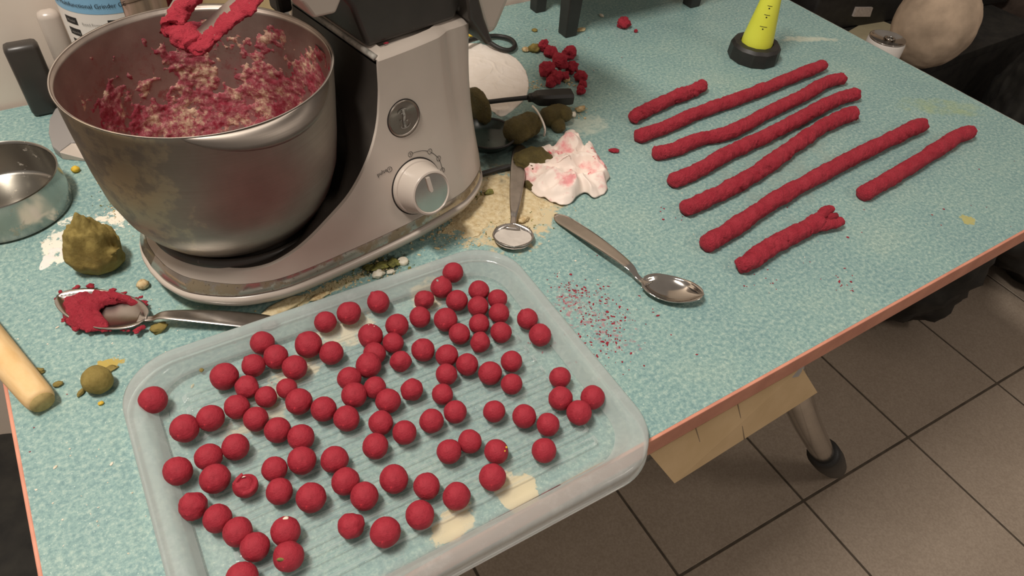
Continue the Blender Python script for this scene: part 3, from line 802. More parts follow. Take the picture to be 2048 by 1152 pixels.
balls = [(306,800,28),(449,753,28),(525,686,24),(552,714,25),(507,731,24),(589,735,25),(617,689,27),(663,706,24),(651,644,22),(698,626,24),(495,775,24),(532,794,22),(574,777,21),(474,814,25),(598,803,27),(647,818,26),(699,757,24),(708,790,26),(421,836,27),(369,857,28),(512,838,25),(693,837,26),
(906,545,21),(883,575,22),(757,604,23),(849,600,20),(914,601,22),(958,581,21),(995,598,20),(956,613,21),(998,627,21),(840,634,22),(891,639,24),(958,648,21),(919,668,22),(1002,665,22),(960,685,21),(1055,638,22),(1080,670,23),(794,651,24),(741,672,25),(786,686,21),(749,707,23),(737,730,26),(802,723,21),(846,700,24),(894,711,23),(934,729,23),(893,749,22),(980,746,24),(1023,723,22),(1023,768,22),(750,775,22),(776,802,25),(824,780,23),(885,789,22),(910,824,24),(863,842,25),(988,823,23),(1048,833,25),(1096,849,24),(1120,755,22),(1121,797,25),(1185,795,25),(1158,825,25),(762,846,25),(809,865,25),
(471,894,27),(417,914,27),(356,942,29),(430,957,30),(491,972,25),(387,1012,28),(435,1037,29),(476,1064,30),(510,1094,29),(484,1157,33),(571,1063,29),(577,1113,30),(555,860,26),(602,875,27),(604,921,29),(549,938,26),(559,983,27),(622,995,30),(669,919,27),(691,963,28),(702,1052,27),(729,992,29),(751,892,26),(898,903,25),(940,883,24),(993,903,25),(985,954,27),(1088,901,25),(788,958,29),(853,972,27),(913,992,28),(840,1030,29),(771,1064,31)]
# what can be told of single balls by looking at them
special = {(306,800): 'red ball alone in the left corner of the tray, cracked dimple on top',
 (449,753): 'large smooth red dough ball alone above the left chain of balls in the tray',
 (491,972): 'torn red dough ball with a raised flap on top and a pale sliver in it',
 (387,1012): 'lumpy red dough ball with a pointed lower end near the left rim of the tray',
 (571,1063): 'red ball with a pale fleck on top, upper of a pair near the front',
 (577,1113): 'red ball with a green husk, lower of a pair near the front',
 (484,1157): 'red dough ball cut by the bottom edge of the photo',
 (985,954): 'red dough ball with one yellow grain stuck on its upper left side',
 (993,903): 'red dough ball with yellow specks on its right side above the one with a grain',
 (906,545): 'red dough ball nearest to the far rim of the tray',
 (883,575): 'red dough ball with a grey spot and ragged top, second from the far rim',
 (757,604): 'red ball with a small peak, rightmost of three beside the mixer side rim',
 (698,626): 'smooth red dough ball, middle one of three beside the mixer side rim',
 (651,644): 'shiny red dough ball, leftmost of three beside the mixer side rim',
 (1055,638): 'red ball with shiny round mark and nub, upper of two by right rim',
 (1080,670): 'smooth red dough ball, lower of two by the right rim near the far end',
 (1088,901): 'red dough ball alone nearest the front right corner of the tray',
 (1185,795): 'rightmost red dough ball in the tray', (1158,825): 'red dough ball left below the rightmost ball',
 (824,780): 'red dough ball with a nose on its right, alone in the middle of the tray',
 (988,823): 'dimpled red dough ball alone right of the tray middle',
 (751,892): 'red dough ball alone below a touching pair in the tray middle',
 (771,1064): 'red dough ball with a nub on its left side, nearest the front rim middle',
 (840,1030): 'red dough ball right above the nubbed ball at the front rim',
 (702,1052): 'red dough ball with a folded crease on its right, left of the nubbed front ball',
 (788,958): 'large red dough ball with a smile shaped crease, alone in the front middle',
 (356,942): 'wide red dough ball nearest the left rim of the tray',
 (741,672): 'wet looking red dough ball with whitish specks on top',
 (802,723): 'small rough cracked red dough ball in the middle of the tray',
 (1120,755): 'red dough ball with a peak, top of the four at the right rim',
 (1121,797): 'red dough ball directly below the peaked one at the right rim',
 (669,919): 'red dough ball with a dark pinhole and a bright shiny patch',
 (369,857): 'smooth round red dough ball left of the one under the big lone ball',
 (421,836): 'round red dough ball touching its smooth left neighbour by the left rim'}
peaked = {(757,604), (1120,755), (883,575), (1055,638), (846,700), (617,689), (507,731), (387,1012)}
torn = {(491,972)}; lumpy = {(387,1012), (849,600), (824,780), (958,685), (960,685), (802,723), (702,1052), (495,775)}
# plain zone naming for the others, ordered from left to right inside each zone
xs_edges = [0, 430, 540, 640, 740, 830, 920, 1010, 1400]; ys_edges = [0, 640, 700, 760, 820, 880, 940, 1000, 1300]
xn = ['left rim', 'left', 'left of middle', 'middle left', 'middle right', 'right of middle', 'right', 'right rim']
yn = ['far end', 'second far row', 'upper row', 'upper middle row', 'middle row', 'lower middle row', 'lower row', 'near end']
zones = {}
for b in balls:
    if (b[0], b[1]) in special: continue
    xi = max(i for i in range(8) if b[0] >= xs_edges[i]); yi = max(i for i in range(8) if b[1] >= ys_edges[i]); zones.setdefault((xi, yi), []).append(b)
ordn = {1: [''], 2: ['left one of two', 'right one of two'], 3: ['leftmost of three', 'middle of three', 'rightmost of three'],
        4: ['leftmost of four', 'second from left of four', 'third from left of four', 'rightmost of four'],
        5: ['leftmost of five', 'second from left of five', 'middle of five', 'fourth from left of five', 'rightmost of five']}
for (xi, yi), bl in zones.items():
    bl.sort()
    for o_, b in zip(ordn[len(bl)], bl):
        special[(b[0], b[1])] = ('red dough ball in tray, %s%s, %s' % (o_+', ' if o_ else '', yn[yi], xn[xi]))
for idx, (px, py, rp) in enumerate(balls):
    z = ZF + .012
    for _ in range(3):
        c_ = at(px, py, z); r = m_of(rp, c_)*.985; z = ZF + r*.97
    c_ = at(px, py, z); key = (px, py); V, F = ICO[4]; out = []
    amp = .045 if key not in lumpy else .13
    sd = idx*2.37
    pk = None
    if key in peaked: pk = Vector((random.uniform(-.3, .3)-.1, random.uniform(.2, .5), .8)).normalized()
    sx, sy = 1+random.uniform(-.03, .03), 1+random.uniform(-.03, .03)
    for v_ in V:
        k = 1 + amp*fbm(v_, .9, sd, 3) + .016*fbm(v_, 5, sd+4, 3)
        cre = abs(nz(v_, 1.3, sd+31))
        if cre < .035: k -= .022*(1-cre/.035)*(1 if nz(v_, 1.1, sd+55) > .12 else 0)
        if pk is not None:
            dt = v_.dot(pk); k += .16*sm(dt, .955, 1.0)
        if key in torn:
            if v_.z > .35 and v_.x > -.5: k -= .18*sm(v_.z, .35, .5)
        p = Vector((v_.x*sx, v_.y*sy, v_.z))*(r*k)
        if p.z < -r*.97: p.z = -r*.97
        out.append(p)
    o = mk('dough_ball', out, F, 'red', None)
    o.location = (c_.x, c_.y, z); tag(o, special[key], 'dough ball', 'red dough balls in the tray')
    def bit(name, mat, dpx, dpy, size, sq=(1, 1, 1), rz=0):
        d = Vector(at(px+dpx, py+dpy, z))-c_; d = Vector((d.x, d.y, 0)); L = min(d.length/r, .95); d.normalize() if d.length else None
        p = Vector((d.x*L, d.y*L, math.sqrt(max(1-L*L, 0))))*r*.99 
        V2, F2 = ICO[2]; cs, sn = math.cos(rz), math.sin(rz)
        vv = [(p.x+(q.x*sq[0]*cs-q.y*sq[1]*sn)*size, p.y+(q.x*sq[0]*sn+q.y*sq[1]*cs)*size, p.z+q.z*sq[2]*size) for q in V2]
        mk(name, vv, F2, mat, o)
    if key == (985, 954): bit('grain', 'yellow_bit', -14, 0, .0014, (1, 2, 1), .6)['label'] if False else None
    if key == (993, 903): bit('grain', 'yellow_bit', 19, 0, .0010); bit('grain', 'yellow_bit', 16, 8, .0008)
    if key == (577, 1113): bit('husk', 'green_bit', -12, 16, .0014, (1, 2.2, 1), 1.1)
    if key == (571, 1063): bit('fleck', 'white_bit', 4, -15, .0018, (1.3, 1, .5))
    if key == (883, 575): bit('fleck', 'label_grey', -8, 0, .0014, (1, 1.3, .4))
    if key == (741, 672): bit('fleck', 'white_bit', 6, -12, .0007); bit('fleck', 'white_bit', -2, -8, .0006); bit('fleck', 'white_bit', 9, -5, .0005)
    if key == (491, 972):
        bit('fleck', 'white_bit', -3, -6, .0013, (2.4, .5, .5), -.3)
        q = on_plane(484, 950, c_, (0, 1, 0))-c_
        fv = [Vector((-.006, .001, r*.4)), Vector((-.0015, .004, r*.5)), Vector((.001, .006, r*1.15)), Vector((-.004, .005, r*1.0)), Vector((-.009, .003, r*.65))]
        v2, f2 = loft_vf([fv, [p+Vector((.0008, -.0025, .0004)) for p in fv]]); fo = mk('flap', v2, f2, 'red', o, True, angle=30); bevel(fo, .0006, 2)

# ================================================================== ROLLS
rolls = [
 ('short lumpy red dough roll, topmost left, nearest the mixer', [(1262,235),(1300,215),(1345,195),(1385,180),(1412,168)], 13.5, .15),
 ('long red dough roll nearest the yellow nozzle, its left end frayed', [(1272,272),(1340,248),(1400,222),(1500,187),(1580,155),(1650,128)], 13, .05),
 ('second long red dough roll below the yellow nozzle, gently wavy', [(1306,305),(1345,297),(1400,276),(1460,262),(1540,222),(1610,188),(1650,165),(1690,155)], 13.5, .05),
 ('third long red dough roll, cracked across its middle', [(1340,362),(1390,342),(1450,308),(1500,285),(1560,257),(1620,225),(1670,200),(1716,186)], 14.5, .07),
 ('fourth long red dough roll, rough and twisted right half', [(1366,418),(1430,390),(1500,352),(1540,325),(1600,283),(1650,250),(1690,232),(1712,226)], 15.5, .10),
 ('longest and thickest red dough roll with a torn lower end', [(1408,490),(1470,452),(1530,412),(1580,382),(1640,350),(1700,318),(1770,284),(1848,246)], 16.5, .07),
 ('short red dough roll lying alone at the right, near the table end', [(1724,388),(1780,356),(1840,320),(1890,288),(1915,272),(1946,262)], 15, .05),
 ('short twisted red dough roll nearest the front edge, split right end', [(1480,535),(1520,508),(1560,482),(1600,462),(1640,440)], 18, .13)]
for ri, (lab, pl, rp, amp) in enumerate(rolls):
    W_ = []; 
    for px, py in pl:
        c_ = at(px, py, .011); r = m_of(rp, c_); W_.append(Vector((c_.x, c_.y, r*.95)))
    r0 = m_of(rp, W_[len(W_)//2]); path = catmull(W_, 44 if ri else 60)
    L = [0]
    for a, b in zip(path, path[1:]): L.append(L[-1]+(b-a).length)
    tot = L[-1]; rad = []
    for l in L:
        e = min(l, tot-l)/ (r0*.8); k = math.sqrt(max(1-(1-min(e, 1))**2, .06)); rad.append(r0*k*(1+.05*nz((l*30, ri, 0), 1.0)))
    def rf(i, a, p, ri=ri, amp=amp, L=L, tot=tot):
        q = Vector((math.cos(a)*.5, math.sin(a)*.5, L[i]*55)); e = min(L[i], tot-L[i])
        k = 1+(amp*1.5+.05)*fbm(q, .8, ri*7.1, 4) + .085*fbm(q, 3.0, ri*3.3, 4)
        tw = nz((math.cos(a+L[i]*60)*.8, math.sin(a+L[i]*60)*.8, L[i]*18), 1.0, ri*13)
        if abs(tw) < .05: k -= (.06+amp*1.0)*(1-abs(tw)/.05)*(1 if nz((L[i]*25, ri, 3), 1.0) > -.05 else 0)
        if e < .006: k += .28*fbm(q, 2.2, ri*5+2, 3)
        return max(k, .3)
    v, f = tube_vf(path, rad, 40, True, .96, rf)
    o0 = Vector((W_[0].x, W_[0].y, 0))
    v = [Vector((p[0], p[1], max(p[2], .0003))) for p in v]
    if ri == 7:
        # split right end: two torn prongs around a hollow
        parts = [(v, f)]
        for pp in ([(1622,448),(1640,432),(1652,421),(1664,416)], [(1622,452),(1650,450),(1670,447),(1684,441)]):
            Q = [Vector((at(x, y, .010).x, at(x, y, .010).y, .0095)) for x, y in pp]; pt = catmull(Q, 10)
            rr = [r0*(.72-.20*i/len(pt)) for i in range(len(pt))]; rr[-1] *= .6
            parts.append(tube_vf(pt, rr, 18, True, .9, lambda i, a, p: 1+.25*fbm(p, 160, 9, 3)))
        Q = [(at(1640, 438, .004)), (at(1672, 434, .004))]
        parts.append(tube_vf([Vector((q.x, q.y, .005)) for q in Q], [.006, .005], 10))
        v, f = join(parts); v = [(p[0], p[1], max(p[2], .0003)) for p in v]
    o = mk('dough_roll', v, f, 'red_roll', None, True, origin=o0); tag(o, lab, 'dough roll', 'red dough rolls on the table')

# ================================================================== SPOONS
def spoon(name, label, bowl_c, tip, hend, wb, mat, z0=.0, hz=.012, endz=None, endw=.010, flip=False, neckw=.0035, lift=.0):
    """bowl_c .. tip gives the bowl's axis; hend the end of the handle"""
    bc_, tp, he = Vector(bowl_c), Vector(tip), Vector(hend)
    ax = (tp-bc_).normalized(); Lb = (tp-bc_).length
    root = empty(name, (bc_.x, bc_.y, 0), label, 'spoon'); up_ = Vector((0, 0, 1)); sd = ax.cross(up_).normalized()
    nu, nv = 36, 22; V = []; F = []; sg = -1 if flip else 1
    for i in range(nu+1):
        u = -1+2*i/nu
        w = wb*(max(1-abs(u)**2.2, 0)**.5)*(1-.12*u) if u > 0 else wb*(max(1-abs(u)**2.4, 0)**.5)
        w = max(w, .0002)
        for j in range(nv+1):
            q = -1+2*j/nv
            d2 = min(u*u+q*q*(1-.2*u*u), 1.0); dep = (1-d2)**.75
            z = (.0085*(1-dep)+.0008+.0016*u*u) if not flip else (.0015+.0085*dep)
            V.append(ax*(u*Lb)+sd*(q*w)+up_*(z+z0))
    for i in range(nu):
        for j in range(nv):
            a = i*(nv+1)+j; F.append((a, a+1, a+nv+2, a+nv+1))
    o = mk('spoon_bowl', V, F, mat, root); solid(o, .0012, 0)
    # handle
    P0 = -ax*(Lb*.93)+up_*(z0+(.0095 if not flip else .003)); P3_ = Vector((he.x-bc_.x, he.y-bc_.y, (endz if endz is not None else .003)))
    d = (P3_-P0); P1 = P0+d*.18+up_*(hz*.75-.002); P2 = P0+d*.55+up_*(hz*.5)
    path = catmull([P0-d*.04, P0+d*.06+up_*.001, P1, P2, P3_], 14); rings = []; n = len(path)
    for i, p in enumerate(path):
        t = i/(n-1); dd = (path[min(i+1, n-1)]-path[max(i-1, 0)]).normalized(); s_ = dd.cross(up_).normalized(); w_ = s_.cross(dd).normalized()
        wd = neckw + (endw-neckw)*sm(t, .25, .85)
        if t < .12: wd = neckw+(.006*(1-t/.12)**2)
        if t > .93: wd *= math.sqrt(max(1-((t-.93)/.07)**2, .04))
        th = .0016-.0004*t; ring = []
        for a in range(16):
            an = 2*math.pi*a/16; y = math.sin(an)*th
            if a in (2, 3, 4, 5, 6): y *= .55+.5*abs(math.cos(an))  # shallow groove along the top
            ring.append(p+s_*(math.cos(an)*wd)+w_*y)
        rings.append(ring)
    v, f = loft_vf(rings); mk('handle', v, f, mat, root)
    return root, ax, sd, Lb
s3 = spoon('spoon', 'clean polished spoon lying right of the tray, bowl towards the front edge', at(1342, 584, .004), at(1405, 598, .006), at(1110, 432, .0), .0205, 'polished', endz=.0022)
s2 = spoon('spoon', 'spoon with a pale matte film in its bowl, handle up under the olive dough', at(1026, 479, .004), at(1027, 503, .004), at(1041, 288, .004), .0235, 'dull_steel', endz=.003, hz=.010)
s1 = spoon('spoon', 'spoon with its bowl full of red dough left of the mixer', at(206, 621, .006), at(118, 598, .006), at(560, 650, .0), .0235, 'dull_steel', endz=.0022)
# dough in the left spoon
root, ax, sd, Lb = s1
for pl, ctr in (([(118,592),(117,608),(126,628),(145,648),(175,655),(205,654),(214,645),(206,628),(198,612),(206,596),(200,584),(175,575),(145,578)], (162, 612)),
                ([(180,576),(215,578),(250,585),(280,596),(292,606),(272,604),(240,598),(210,600),(185,604)], (225, 592))):
    def hf(x, y, t): return .0128+.0030*fbm((x, y, 0), 110, 3, 4)-.007*t**4
    o = outline_sheet('dough_smear', [at(x, y, .012) for x, y in pl], at(ctr[0], ctr[1], .012), hf, 'red_roll', 18, 100, jitter=.004, seed=2)
    o.parent = root; o.location = -Vector(root.location); solid(o, .003)
parts = []; random.seed(4)
for (x, y) in [(118,600),(125,585),(150,576),(180,574),(220,580),(250,586),(275,596),(290,606),(150,655),(180,658),(215,662),(250,662),(283,657),(275,662),(130,640)]:
    for k in range(3):
        c_ = at(x+random.uniform(-7, 7), y+random.uniform(-3, 3), .007)-Vector(root.location); r = random.uniform(.0010, .0026); V, F = ICO[2]
        parts.append(([c_+Vector((q.x*1.4, q.y, q.z*.8))*(r*(1+.4*fbm(q, 1.5, x*.1+k))) for q in V], F))
v, f = join(parts); stuff(mk('dough_crumbs', v, f, 'red_roll', root))
fr2 = s2[0]; V = [(0, 0, 0)]
def film(x, y, t): return .0078-.0012*(1-t*t)+.0004*fbm((x, y, 0), 200, 3, 2)
cf_ = at(1026, 480, .005); pl = [tuple(cf_+Vector(s2[1])*(s2[3]*.93*math.cos(t))+Vector(s2[2])*(.0235*.92*math.sin(t))) for t in [2*math.pi*k/24 for k in range(24)]]
o = outline_sheet('pale_film', pl, cf_, film, 'film', 10, 60); o.parent = fr2; o.location = -Vector(fr2.location)
# smear of red on the clean spoon tip and the flipped spoon
o = lump('dough_speck', at(1397, 598, .0098), .0016, 'red_roll', 3, sub=2, squash=(1.4, .8, .4)); o.parent = s3[0]; o.location = Vector(o.location)-Vector(s3[0].location)

# ================================================================== OLIVE DOUGH
def olive_lump():
    c_ = at(214, 545, 0); V, F = ICO[5]; out = []
    for v_ in V:
        k = 1.04+.24*fbm(v_, 1.0, 5.2, 4)-.34*abs(nz(v_, 1.2, 8))-.04*abs(nz(v_, 4, 3))+.015*fbm(v_, 8, 2, 2)
        out.append(Vector((v_.x*.032*k, v_.y*.026*k, (v_.z+.75)*.036*k*(1 if v_.z < 0 else 1-.2*v_.x))))
    # pinch into a leaning top
    for p in out:
        t = max(p.z, 0)/.06; p.x *= 1-.30*t; p.y *= 1-.22*t; p.x += .004*t; p.z = max(p.z, 0)
    o = mk('dough_lump', out, F, 'olive'); o.location = Vector((c_.x-.004, c_.y+.014, 0)); tag(o, 'big creased olive green dough lump between cake tin and mixer', 'dough')
olive_lump()
lump('dough_ball', at(203, 775, 0), m_of(29, at(203, 765, .013)), 'olive', 4, .06, 1.3, 4)
tag(bpy.context.scene.collection.objects[-1], 'olive brown dough ball alone on the table left of the tray', 'dough ball')
def sausage(name, pp, rp, mat, label, z=None, amp=.17, seed=1, taper=1.0):
    W_ = []; 
    for px, py in pp:
        c_ = at(px, py, .014 if z is None else z); r = m_of(rp, c_); W_.append(Vector((c_.x, c_.y, r*.9)))
    path = catmull(W_, 16); n = len(path); L = [0]
    for a, b in zip(path, path[1:]): L.append(L[-1]+(b-a).length)
    rad = [m_of(rp, W_[0])*math.sqrt(max(1-(1-min(min(l, L[-1]-l)/(m_of(rp, W_[0])*.9), 1))**2, .05))*(1+(taper-1)*l/L[-1]) for l in L]
    v, f = tube_vf(path, rad, 36, True, .9, lambda i, a, p: 1+amp*fbm((math.cos(a)*.6, math.sin(a)*.6, L[i]*40), 1.0, seed, 5)+.10*fbm(p, 150, seed+2, 4))
    v = [(p[0], p[1], max(p[2], .0003)) for p in v]
    o = mk(name, v, f, mat, None, True, origin=(W_[0].x, W_[0].y, 0)); tag(o, label, 'dough'); return o
sausage('dough_piece', [(1012, 274), (1040, 262), (1074, 244)], 28, 'dark_olive', 'thick dark olive dough roll leaning against the other by the crumpled tissue', seed=3)
sausage('dough_piece', [(1088, 240), (1115, 226), (1142, 236)], 23, 'dark_olive', 'dark olive dough roll lying under the black plug', seed=8, taper=.75)
lump('dough_piece', at(953, 240, 0), .020, 'dark_olive', 6, .2, 1.1, 4, squash=(.6, 1.6, 1.2)); tag(COL.objects[-1], 'dark olive dough wedged against the back of the mixer', 'dough')
lump('dough_piece', at(1062, 330, 0), .018, 'dark_olive', 9, .3, 1.2, 4, squash=(1.5, 1.2, .5)); tag(COL.objects[-1], 'flattened dark olive dough under the spoon handle and tissue', 'dough')
lump('dough_piece', at(1116, 262, 0), .010, 'dark_olive', 12, .2, 1.2, 3); tag(COL.objects[-1], 'small dark olive dough nub just above the crumpled tissue', 'dough')
# clear food wrap ring round the second roll
wr = [at(1065, 212, .018), at(1074, 222, .027), at(1084, 240, .030), at(1090, 258, .022), at(1088, 272, .006)]
tag(tube('wrap_strip', wr, .0014, 'paper', None, seg=8, n=6, origin=wr[0]), 'thin pale strip of wrap between the two olive rolls', 'wrap')

# ================================================================== CAKE TIN
tc = Vector((-.1125, .8165, 0)); R0, R1, H = .0655, .0635, .044
tin = empty('cake_tin', tc, 'round floured metal cake tin at the left edge of the photo', 'cake tin')
lathe('tin_wall', [(.001, .0008), (R0-.003, .0008), (R0, .003), (R0-.0006, .02), (R1, H), (R1+.0010, H+.0008), (R1+.0004, H+.0020), (R1-.0012, H+.0012), (R1-.0018, H-.002), (R0-.0030, .006), (R0-.006, .0034), (R0-.009, .0022), (R0-.012, .0034), (.001, .0030)], 'tin', tin, 96, angle=60)

# ================================================================== WOODEN STICK
a, b = at(76, 792, .0215), at(-40, 655, .0215)
r = .0125
stick = empty('rolling_pin', (a.x, a.y, 0), 'pale wooden rod poking in over the left table edge', 'rolling pin')
d = (b-a).normalized(); so = Vector((a.x, a.y, 0)); za = r+.0005
pa = Vector((a.x, a.y, za)); pb = pa+Vector((d.x, d.y, 0)).normalized()*.17
tube('rod', [pa-so, pa+(pb-pa)*.02-so, pa+(pb-pa)*.06-so, pa+(pb-pa)*.2-so, pb-so], [r*.80, r*.94, r, r*1.05, r*1.3], 'wood', stick, seg=32)
dd = (pb-pa).normalized(); sdv = dd.cross(Vector((0, 0, 1)))
ring = [pa-dd*.0004+sdv*(r*.8*math.cos(t))+Vector((0, 0, 1))*(r*.8*math.sin(t))-so for t in [2*math.pi*k/32 for k in range(32)]]
ring2 = [p-dd*.0006 for p in ring]; v, f = loft_vf([ring, ring2]); mk('end_grain', v, f, 'wood_end', stick)

# ================================================================== YELLOW NOZZLE ON BLACK CAP
cc = Vector((.9585, .7025, 0))
noz = empty('nozzle_bottle', cc, 'neon yellow tapered measuring nozzle standing in a black cap', 'nozzle')
NS = 12
def ngon(r, z, n=NS, off=.2): return [(r*math.cos(2*math.pi*j/n+off), r*math.sin(2*math.pi*j/n+off), z) for j in range(n)]
v, f = loft_vf([ngon(.0395, .0), ngon(.0415, .002), ngon(.0405, .022), ngon(.0370, .027), ngon(.0270, .0275), ngon(.0265, .018)], True, True)
mk('screw_cap', v, f, 'black', noz, True, angle=25)
lathe('nozzle', [(.0245, .016), (.0250, .028), (.0243, .036), (.0150, .100), (.0105, .135), (.0060, .170), (.0045, .172)], 'yellow', noz, 48, cap0=True, cap1=True, angle=50)
def cone_r(z): return .0243+(.0150-.0243)*(z-.036)/.064
parts = []
face = math.atan2(-cc.y, -cc.x)+.10
for z, w in ((.062, .55), (.080, .50), (.0935, .45)):
    r = cone_r(z)+.0003; n = 8; V = []; F = []
    for k in range(n+1):
        an = face-w*.5+w*k/n
        V += [(r*math.cos(an), r*math.sin(an), z), ((r+.0001)*math.cos(an), (r+.0001)*math.sin(an), z-.0008)]
    for k in range(n): F.append((2*k, 2*k+1, 2*k+3, 2*k+2))
    parts.append((V, F))
    r2 = cone_r(z-.004)+.0004; V = []
    for k in range(8):
        t = 2*math.pi*k/8; an = face+.0013*math.cos(t)/r2; V.append((r2*math.cos(an), r2*math.sin(an), z-.0038+.0012*math.sin(t)))
    parts.append((V, [tuple(range(8))]))
v, f = join(parts); mk('scale_marks', v, f, 'ink', noz, False)

# ================================================================== PAPER AND TISSUE
tp = [(1040,340),(1062,338),(1088,345),(1082,322),(1076,302),(1092,284),(1108,288),(1124,270),(1142,254),(1158,264),(1168,288),(1184,280),(1196,304),(1212,326),(1220,348),(1214,374),(1192,390),(1168,380),(1150,392),(1130,404),(1096,394),(1064,374)]
def tissue_h(x, y, t):
    w = Vector((x, y, 0)); w = w + Vector((nz(w, 30, 2), nz(w, 30, 7), 0))*.006
    a = 1-2.4*min(abs(nz(w, 20, 4)), .45); b = 1-2.4*min(abs(nz(w, 38, 14)), .45); c = 1-2.4*min(abs(nz(w, 75, 24)), .45)
    return .002+(1-t**5)*(.006+.013*a+.007*b)+.003*b*t+.0022*c
o = outline_sheet('crumpled_tissue', [at(x, y, .008) for x, y in tp], at(1140, 335, .01), tissue_h, 'tissue', 60, 260, jitter=.004, seed=5, origin=tuple(at(1140, 335, 0)))
zmin = min(v_.co.z for v_ in o.data.vertices)
for v_ in o.data.vertices: v_.co.z -= zmin
solid(o, .0007); tag(o, 'crumpled white tissue smeared with red right of the mixer', 'tissue')
np_ = [(890,95),(940,82),(985,88),(1028,108),(1050,132),(1058,160),(1052,188),(1028,212),(1002,226),(975,210),(930,205),(890,190)]
def nap_h(x, y, t):
    p = Vector((x, y, 0)); e = abs(nz(p, 22, 3)); g = abs(nz(p, 35, 17))
    return .006+.0016*math.exp(-(e/.03)**2)+.0010*math.exp(-(g/.03)**2)-.003*t**6+.003*fbm(p, 9, 1, 2)
o = outline_sheet('folded_napkin', [at(x, y, .006) for x, y in np_], at(980, 150, .006), nap_h, 'paper', 40, 130, jitter=.0, origin=tuple(at(980, 150, 0)))
zmin = min(v_.co.z for v_ in o.data.vertices)
for v_ in o.data.vertices: v_.co.z -= zmin
solid(o, .0008); tag(o, 'plain white creased napkin behind the mixer', 'napkin')

# ================================================================== PLUG AND CABLES
pc = at(1098, 202, .012); plug = empty('power_plug', (pc.x, pc.y, 0), 'black plug with its cable lying across the napkin', 'plug'); po = Vector((pc.x, pc.y, 0))
A_ = [at(1056, 196, .022), at(1066, 195, .023), at(1085, 196, .024), at(1120, 194, .022), at(1143, 193, .020)]
path = [p-po for p in A_]
rings = []
for i, (p, hw, hh) in enumerate(zip(catmull(path, 4), [.0045, .0050, .0052, .0055, .006, .0075, .0095, .0105, .011, .0115, .012, .012, .012, .012, .012, .012, .0115], [.0045, .005, .005, .005, .0055, .007, .0080, .0085, .0085, .0085, .0085, .0085, .0085, .0085, .0085, .0085, .008])):
    d = (path[-1]-path[0]).normalized(); s_ = d.cross(Vector((0, 0, 1))).normalized(); w_ = s_.cross(d)
    rings.append([p+s_*(hw*x)+w_*(hh*y) for x, y in ((-1, -.6), (-.7, -1), (.7, -1), (1, -.6), (1, .6), (.7, 1), (-.7, 1), (-1, .6))])
v, f = loft_vf(rings); mk('plug_body', v, f, 'black', plug, True, angle=40)
tube('cable', [at(x, y, z)-po for x, y, z in ((945, 214, .004), (965, 206, .0145), (985, 203, .0175), (1010, 200, .019), (1058, 195, .022))], .0034, 'black', plug, seg=10, n=8)
for k in range(3):
    q = at(1060+k*6, 195, .0225)-po; d = (path[-1]-path[0]).normalized()
    tube('strain_relief', [q-d*.0012, q+d*.0012], .0062, 'black', plug, seg=14)
dc = at(962, 288, 0); dish = empty('dark_dish', (dc.x+.012, dc.y, 0), 'small dark dish with a black rim between mixer and olive dough', 'dish')
lathe('dish_wall', [(.001, .001), (.026, .001), (.030, .003), (.0345, .010), (.0360, .0135), (.0350, .0145), (.0335, .0125), (.029, .0045), (.025, .0028), (.001, .0026)], 'dish_dark', dish, 56)
lathe('dish_rim', [(.0362, .0120), (.0368, .0136), (.0360, .0152), (.0345, .0148), (.0335, .0130)], 'black', dish, 56)
cp = [(948, 352, .004), (975, 345, .0045), (1000, 338, .0045), (1024, 334, .0045), (1050, 345, .0045)]
tube('power_cord', [mloc(at(*p)) for p in cp], .0038, 'black', mixer, seg=10, n=8)

# ================================================================== RED DOUGH SCRAPS
scr = [(1085, 97, 11), (1100, 108, 12), (1112, 118, 9), (1138, 110, 14), (1093, 148, 16), (1118, 140, 15), (1142, 140, 13), (1110, 160, 14), (1128, 158, 9), (1100, 168, 11), (1118, 124, 12), (1160, 157, 12), (1164, 173, 8), (1160, 184, 9)]
wher = ['at the far tip', 'second from the far tip', 'third from the far tip, small', 'on the upper right, smooth', 'large, on the left side', 'on top of the middle', 'on the right side, round', 'at the bottom middle', 'small, at the lower right', 'at the lower left', 'where the tail meets the heap', 'standing right of the heap', 'small, below the right one', 'lowest, nearest the rolls']
for i, (x, y, rp) in enumerate(scr):
    p = at(x, y+rp*.5, 0); r = m_of(rp, p)
    zz = 0.0 if i != 5 else .008
    o = lump('dough_scrap', (p.x, p.y, zz), r, 'red_roll', i+20, .38, 1.4, 4, rz=i, ridged=.08); tag(o, 'red dough scrap in the heap behind the tissue, '+wher[i], 'dough scrap', 'heap of red dough scraps')
for x, y, rp, lab in ((1246, 55, 12, 'red dough scrap alone near the black stool leg'), (1271, 65, 3.5, 'tiny red crumb beside the lone far scrap')):
    p = at(x, y, 0); o = lump('dough_scrap', p, m_of(rp, p), 'red_roll', x, .38, 1.4, 4, ridged=.08); tag(o, lab, 'dough scrap')
p = at(1228, 304, 0); o = lump('dough_scrap', p, m_of(10, p), 'red_roll', 77, .4, 1.4, 3, squash=(1.1, .55, .35), rz=-.5); tag(o, 'thin curled red dough flake between tissue and rolls', 'dough scrap')

